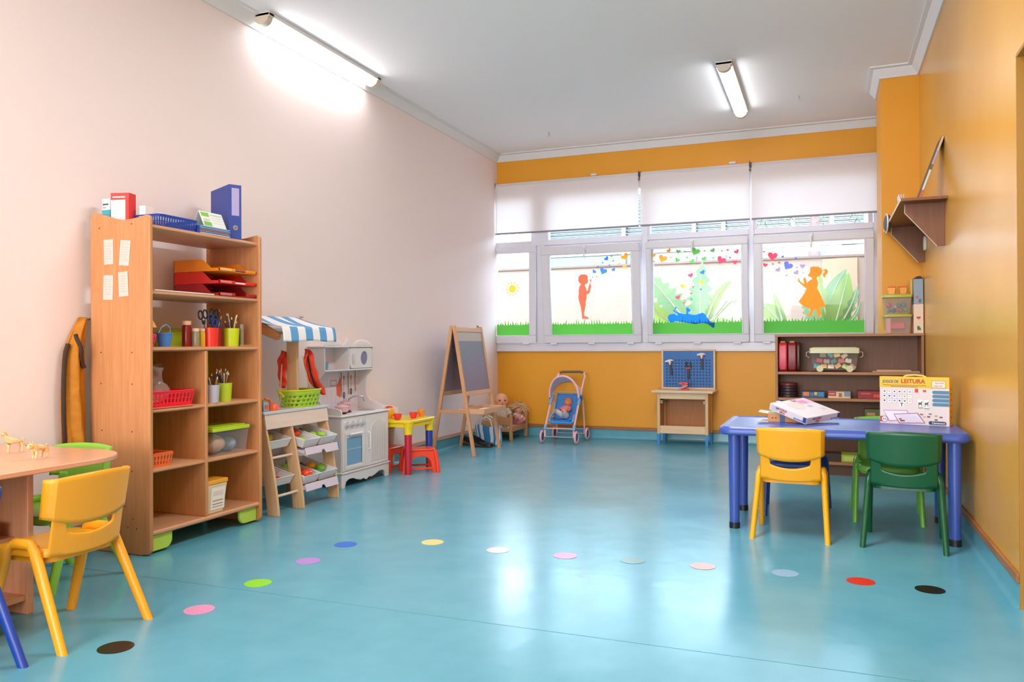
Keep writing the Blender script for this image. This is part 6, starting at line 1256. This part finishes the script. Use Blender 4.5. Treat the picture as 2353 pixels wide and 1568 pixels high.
# open carton and tilted clock game
o, M = carton('open_carton','small open orange brown carton under the tilted game box','box',3.262,-3.62,ZT,3.45,-3.45,ZT+.052,'#c98a4e',(('blue_band','-y',.36,0,.52,1,'#3e5f8c'),('face_print','-y',.12,.4,.16,.55,'#4a3020'),('face_print','-y',.22,.4,.26,.55,'#4a3020')))
G().box(-.01,-.085,0,.055,.085,.002,Matrix.Translation((3.262,-3.535,ZT+.052)) @ Matrix.Rotation(math.radians(180+8),4,'Y')).build('open_flap',mat('#e8ddd0',.6),o); G().box(-.0,-.085,0,.05,.085,.002,Matrix.Translation((3.262,-3.535,ZT+.001)) @ Matrix.Rotation(math.radians(180),4,'Y')).build('lower_flap',mat('#e8ddd0',.6),o)
G().box(3.262,-3.62,ZT+.052,3.45,-3.45,ZT+.054).build('printed_top',mat('#a9b89a',.6),o)
F = Vector((3.477,-3.752,.5815)); Rr = Vector((3.660,-3.489,.600)); Ll = Vector((3.275,-3.60,.656))
ex = (Rr-F).normalized(); ey = (Ll-F); ey = (ey-ex*ey.dot(ex)).normalized(); ez = ex.cross(ey); wx = .32; wy = .262; hz_ = .040
if ez.z < 0: ez = -ez
MB = Matrix(((ex.x,ey.x,ez.x,F.x),(ex.y,ey.y,ez.y,F.y),(ex.z,ey.z,ez.z,F.z),(0,0,0,1)))
o = thing('board_game_box','white clock learning game box tilted on a carton on the blue table','box',tuple(F))
G().box(0,0,0,wx,wy,hz_,MB).build('box_body',mat('#d9d2d8',.35),o,bevel=.001)
def ink(parent, name, c, x0, y0, x1, y1, M, z=.0004):
    g = G(); g._f([g.bm.verts.new(M @ Vector(p)) for p in ((x0,y0,z),(x1,y0,z),(x1,y1,z),(x0,y1,z))]); return g.build(name, mat(c,.4), parent)
TOP = MB @ Matrix.Translation((0,0,hz_)); SR = MB @ Rm(PI/2,0,0) ; SL = MB @ Matrix(((0,0,-1,0),(-1,0,0,wy),(0,1,0,0),(0,0,0,1)))
ink(o,'pink_corner','#e6b5cd',.17,wy-.09,wx-.004,wy-.004,TOP); ink(o,'title_patch','#d67fa6',.20,wy-.07,.27,wy-.03,TOP,.0006)
g = G(); g.prism([(.13+.055*math.cos(a),.17+.055*math.sin(a)) for a in [2*PI*i/24 for i in range(24)]],'z',.0003,.0006,TOP); g.build('clock_face',mat('#e3c9c2',.4),o)
for a,b,c in ((.22,.14,'#b9a6c4'),(.25,.20,'#a9b6cc'),(.08,.26,'#c9cfe0'),(.27,.08,'#b7c2d8'),(.19,.24,'#c2b0a6')): ink(o,'picture_patch',c,a-.02,b-.014,a+.02,b+.014,TOP)
for MS, L_ in ((SR,wx),(SL,wy)):
    text('lettering','QUE',mat('#3c2f63',.5),o,.016,MS @ Matrix.Translation((L_*.22,.026,.0008)),bold=.03,width=.026); text('lettering','HORAS',mat('#a8332c',.5),o,.017,MS @ Matrix.Translation((L_*.22+.042,.027,.0008)),bold=.03,width=.05); text('lettering','SÃO?',mat('#a8332c',.5),o,.016,MS @ Matrix.Translation((L_*.22+.036,.011,.0008)),bold=.03,width=.038)
    ink(o,'blue_corner','#2f4691',L_-.024,.006,L_-.001,.038,MS); ink(o,'maker_bar','#2f4f9c',L_-.085,.004,L_-.012,.014,MS); text('maker_name','Clementoni',mat('#dfe4f2',.5),o,.009,MS @ Matrix.Translation((L_-.048,.009,.001)),width=.06)
    for k in range(4): ink(o,'small_print','#8f8798',.012,.008+.007*k,.065,.0095+.007*k,MS)
# reading game box
A0 = Vector((3.884,-3.476,ZT)); dv = Vector((.347,-.120,0)); wL = dv.length; an = math.atan2(dv.y,dv.x); ML = Matrix.Translation(A0) @ Matrix.Rotation(an,4,'Z')
o = thing('reading_game_box','upright yellow and white reading game box with carry handle on the blue table','box',tuple(A0),an)
hL, dL = .274, .066
G().box(0,0,0,wL,dL,hL,ML).build('box_body',mat('#dcd1cd',.35),o,bevel=.001)
G().box(-.0008,-.0008,hL-.062,wL+.0008,dL+.0005,hL+.0008,ML).build('yellow_header',mat('#f0bb2c',.35),o); G().box(wL,-.0006,0,wL+.0009,dL,hL,ML).build('yellow_side',mat('#f2b23e',.35),o)
hd = G(); hd.tube([ML @ Vector(p) for p in ((.125,.02,hL),(.14,.02,hL+.008),(.185,.02,hL+.012),(.23,.02,hL+.008),(.245,.02,hL))],.0045,8); hd.build('carry_handle',mat('#f3cf7a',.4),o)
FR = ML @ Rm(PI/2,0,0)   # x right, y up on the front face
text('lettering','JOGOS DE',mat('#3f6078',.5),o,.0225,FR @ Matrix.Translation((.060,hL-.028,.0016)),bold=.03,width=.088); text('lettering','LEITURA',mat('#b8431c',.5),o,.033,FR @ Matrix.Translation((.180,hL-.025,.0016)),bold=.03,width=.128)
for k,(a,b) in enumerate(((.018,.250),(.060,.205))): ink(o,'subtitle_line','#6b5430',a,hL-.050-.008*k,b,hL-.047-.008*k,FR,.0014)
g = G(); g.prism(rrect(.278,hL-.060,.350,hL-.018,.006,4),'z',.0010,.0013,FR); g.build('series_badge_edge',mat('#7a4a20',.4),o); g = G(); g.prism(rrect(.280,hL-.058,.348,hL-.020,.005,4),'z',.0014,.0017,FR); g.build('series_badge',mat('#f2e0c8',.4),o)
text('lettering','Aprendo',mat('#8c2f4a',.5),o,.0135,FR @ Matrix.Translation((.318,hL-.031,.002))); text('lettering','jogando!',mat('#8c2f4a',.5),o,.0135,FR @ Matrix.Translation((.312,hL-.047,.002)))
pc = ['#5b7c3c','#b9b2b0','#a85a48','#9c3f3a','#c98a5a','#7f8fc4','#4a4a52','#7a2f6a','#8a5aa0','#c9b48a','#a89880','#e6c68a','#6b3a30','#b9b2a8','#8a7aa0','#4a3a44','#3f7a3f','#d9b466']
for r_ in range(3):
    for c_ in range(6):
        x_ = .014+c_*.0275; y_ = hL-.098-r_*.027; g = G(); g.prism(rrect(x_,y_,x_+.024,y_+.024,.003,3),'z',.0006,.0009,FR); cdp = g.build('picture_card_edge',mat('#9c93ae',.4),o)
        g = G(); g.prism(rrect(x_+.0012,y_+.0012,x_+.0228,y_+.0228,.0025,3),'z',.0010,.0012,FR); g.build('picture_card',mat('#f2ebe8',.4),cdp)
        g = G(); g.prism([(x_+.012+(.0075 if (i+c_)%2 else .0045)*math.cos(a),y_+.013+(.0055 if (i+r_)%3 else .0035)*math.sin(a)) for i,a in enumerate([2*PI*i/10 for i in range(10)])],'z',.0013,.0015,FR); g.build('printed_picture',mat(pc[r_*6+c_],.4),cdp)
g = G(); g.prism(rrect(.108,.100,.132,.124,.002,2),'z',.0016,.0018,FR); g.build('letter_card',mat('#f4efec',.4),o); text('lettering','T',mat('#3a2a2c',.5),o,.026,FR @ Matrix.Translation((.120,.112,.002)),bold=.04)
for y_ in (.190,.167,.144,.121):
    g = G(); g.prism([(wL-.0,y_-.0095),(wL-.0,y_+.0095),(.290,y_+.0095)]+[(.290-.0095*math.sin(a),y_+.0095*math.cos(a)) for a in [PI*i/8 for i in range(1,8)]]+[(.290,y_-.0095)],'z',.0008,.0012,FR); g.build('blue_caption_bar',mat('#4a7f9c',.4),o)
for a,b,w_,h_,c in ((.190,.186,.018,.022,'#d04a34'),(.232,.190,.018,.012,'#cf4536'),(.205,.100,.027,.046,'#f0eae4'),(.238,.098,.027,.046,'#f0eae4'),(.207,.096,.026,.007,'#8aa878'),(.240,.093,.026,.007,'#8aa878')): ink(o,'printed_tile',c,a,b-h_*0,a+w_,b+h_,FR,.0013)
hs = [(0,0),(.003,.012),(.001,.020),(.004,.026),(.009,.024),(.016,.025),(.020,.031),(.024,.033),(.022,.025),(.021,.018),(.021,0),(.018,0),(.017,.012),(.007,.012),(.004,0)]
for x_ in (.207,.240): 
    g = G(); g._f([g.bm.verts.new(FR @ Vector((x_+a*.95,.106+b*.95,.0018))) for a,b in hs]); g.build('printed_horse',mat('#4f5d58',.5),o)
for pts,c,z_ in (([(.018,.078),(.150,.082),(.170,.030),(.050,.012)],'#a98aa6',.0010),([(.022,.074),(.146,.078),(.164,.034),(.054,.018)],'#e6dce6',.0012),([(.075,.058),(.205,.070),(.245,.012),(.105,.004)],'#8c4a72',.0014),([(.080,.055),(.202,.066),(.238,.015),(.108,.009)],'#d9d2e0',.0016)):
    g = G(); g._f([g.bm.verts.new(FR @ Vector((a,b,z_))) for a,b in pts]); g.build('printed_board',mat(c,.4),o)
for k in range(5): ink(o,'board_line','#b4a8bc',.105+.006*k,.048-.008*k,.200+.006*k,.0492-.008*k,FR,.0019)
for a,b,c in ((.112,.030,'#b04a4a'),(.118,.020,'#6a2f44'),(.128,.021,'#7a2f3a'),(.225,.062,'#a8584a'),(.262,.050,'#7a2f5a'),(.270,.066,'#8a7a6a'),(.300,.056,'#b9a25a'),(.325,.050,'#8a3a44'),(.255,.030,'#e8d48a'),(.300,.034,'#3f5a44'),(.240,.048,'#c9a8a0')): ink(o,'printed_token',c,a-.008,b-.004,a+.008,b+.004,FR,.0020)
ink(o,'red_age_block','#c4262c',.002,.010,.022,.042,FR,.0012)
for r_,c,z_ in ((.0185,'#c4262c',.0013),(.0155,'#dfe0ea',.0022)): g = G(); g.prism([(.026+r_*math.cos(a),.026+r_*math.sin(a)) for a in [2*PI*i/28 for i in range(28)]],'z',z_,z_+.0003,FR); g.build('age_badge',mat(c,.4),o)
text('lettering','4-6',mat('#4a6a9c',.5),o,.016,FR @ Matrix.Translation((.026,.026,.003)),bold=.02)
g = G(); g.prism(rrect(.262,.006,.352,.026,.009,5),'z',.0022,.0026,FR); g.build('maker_badge',mat('#24304f',.4),o); text('maker_name','Clementoni',mat('#e8e8f0',.5),o,.0155,FR @ Matrix.Translation((.312,.0155,.003)),bold=.015,width=.066)
SD = ML @ Matrix(((0,0,1,wL),(1,0,0,0),(0,1,0,0),(0,0,0,1)))
for k in range(6): ink(o,'side_text','#d98f2a',.012,.045+.032*k,.052,.058+.032*k,SD,.0014)
# ================================================================== WALL SHELF WITH BOOKS
WS = mat('#8a5128', .45, kind='woody', c2='#7b4722', scale=6, key='walnut_veneer'); WSZ = mat('#7d4a26', .45, kind='wood', c2='#6f401f', scale=6, key='walnut_veneer')
t = thing('wall_shelf', 'walnut brown wall shelf on two angled brackets on the right wall', 'wall shelf', (4.16,-2.3,1.66)); 
G().box(4.032,-3.09,1.944,W-.002,-1.575,1.962).build('shelf_board', WS, t, bevel=.001); G().box(4.0305,-3.09,1.944,4.033,-1.575,1.962).build('pale_front_edge', mat('#ecd9c6',.5), t)
for y_ in (-2.955,-1.86):
    br = G().prism([(4.068,1.944),(4.068,1.888),(4.252,1.668),(W-.001,1.668),(W-.001,1.944)],'y',y_,y_+.018).build('bracket', WSZ, t)
    G().prism([(4.066,1.944),(4.066,1.887),(4.251,1.666),(4.252,1.668),(4.068,1.888),(4.068,1.944)],'y',y_+.001,y_+.017).build('pale_bracket_edge', mat('#f0d9c0',.5), br)
o = thing('picture_book','tall thin picture book leaning against the wall on the wall shelf','book',(4.2,-2.85,1.963)); Mk = Matrix.Translation((4.148,-2.84,1.963)) @ Matrix.Rotation(math.radians(19.5),4,'Y')
for a,b,c,nm in ((-.009,-.007,'#2f2a26','front_cover'),(.006,.008,'#4f5a4a','back_cover')): G().box(a,-.12,0,b,.12,.425,Mk).build(nm,mat(c,.4),o)
G().box(-.007,-.118,.003,.006,.116,.42,Mk).build('pages',mat('#d8d2cc',.6),o)
for a,b,c in ((.0,.07,'#c9603a'),(.07,.20,'#c8cfc6'),(.20,.24,'#6a5a48'),(.24,.33,'#b59ab4'),(.33,.42,'#cfae9a')): G().box(-.0065,-.1195,a+.003,.0055,-.118,b,Mk).build('printed_edge',mat(c,.5),o)
o = thing('toy_rainbow','orange and yellow arched toy lying on the wall shelf','toy',(4.10,-2.62,1.963))
for r0,r1,c in ((.062,.082,'#ef5a1c'),(.042,.060,'#e0cf1c'),(.022,.040,'#e8a21c')):
    G().prism([(4.125+r1*math.cos(a),1.963+r1*math.sin(a)*.85) for a in [PI*i/14 for i in range(15)]]+[(4.125+r0*math.cos(a),1.963+r0*math.sin(a)*.85) for a in [PI*i/14 for i in range(14,-1,-1)]],'y',-2.66,-2.60).build('arch',mat(c,.4),o)
for i in range(3): tag(G().cbox((4.040+.012*i,-2.86,1.990),(.002,.13,.052),(0,-.15+.1*i,0)).build('paper_card',mat('#efe6e4',.6)),('front','middle','rear')[i]+' white card standing at the front edge of the wall shelf','card','cards on the wall shelf')
o = thing('cap','black cap with white rim hanging over the far front edge of the wall shelf','cap',(4.02,-1.95,1.90))
g = G(); g.ell((4.028,-2.02,1.955),(.028,.13,.065),20); g.build('crown',mat('#5a5560',.6),o); G().tube([(4.022,-2.02+.135*math.cos(a),1.955+.068*math.sin(a)) for a in [2*PI*i/28 for i in range(28)]],.006,6,closed=True).build('rim',mat('#efeae6',.5),o)
o = tag(G().prism(rrect(-2.0,1.745,-1.93,1.85,.03,5),'x',W-.02,W-.001).build('wall_sensor',mat('#e9e4df',.4),bevel=.004),'small white oval wall sensor beside the far bracket','sensor')
# warped paper notes etc. near door: chipped plaster spots along the door edge
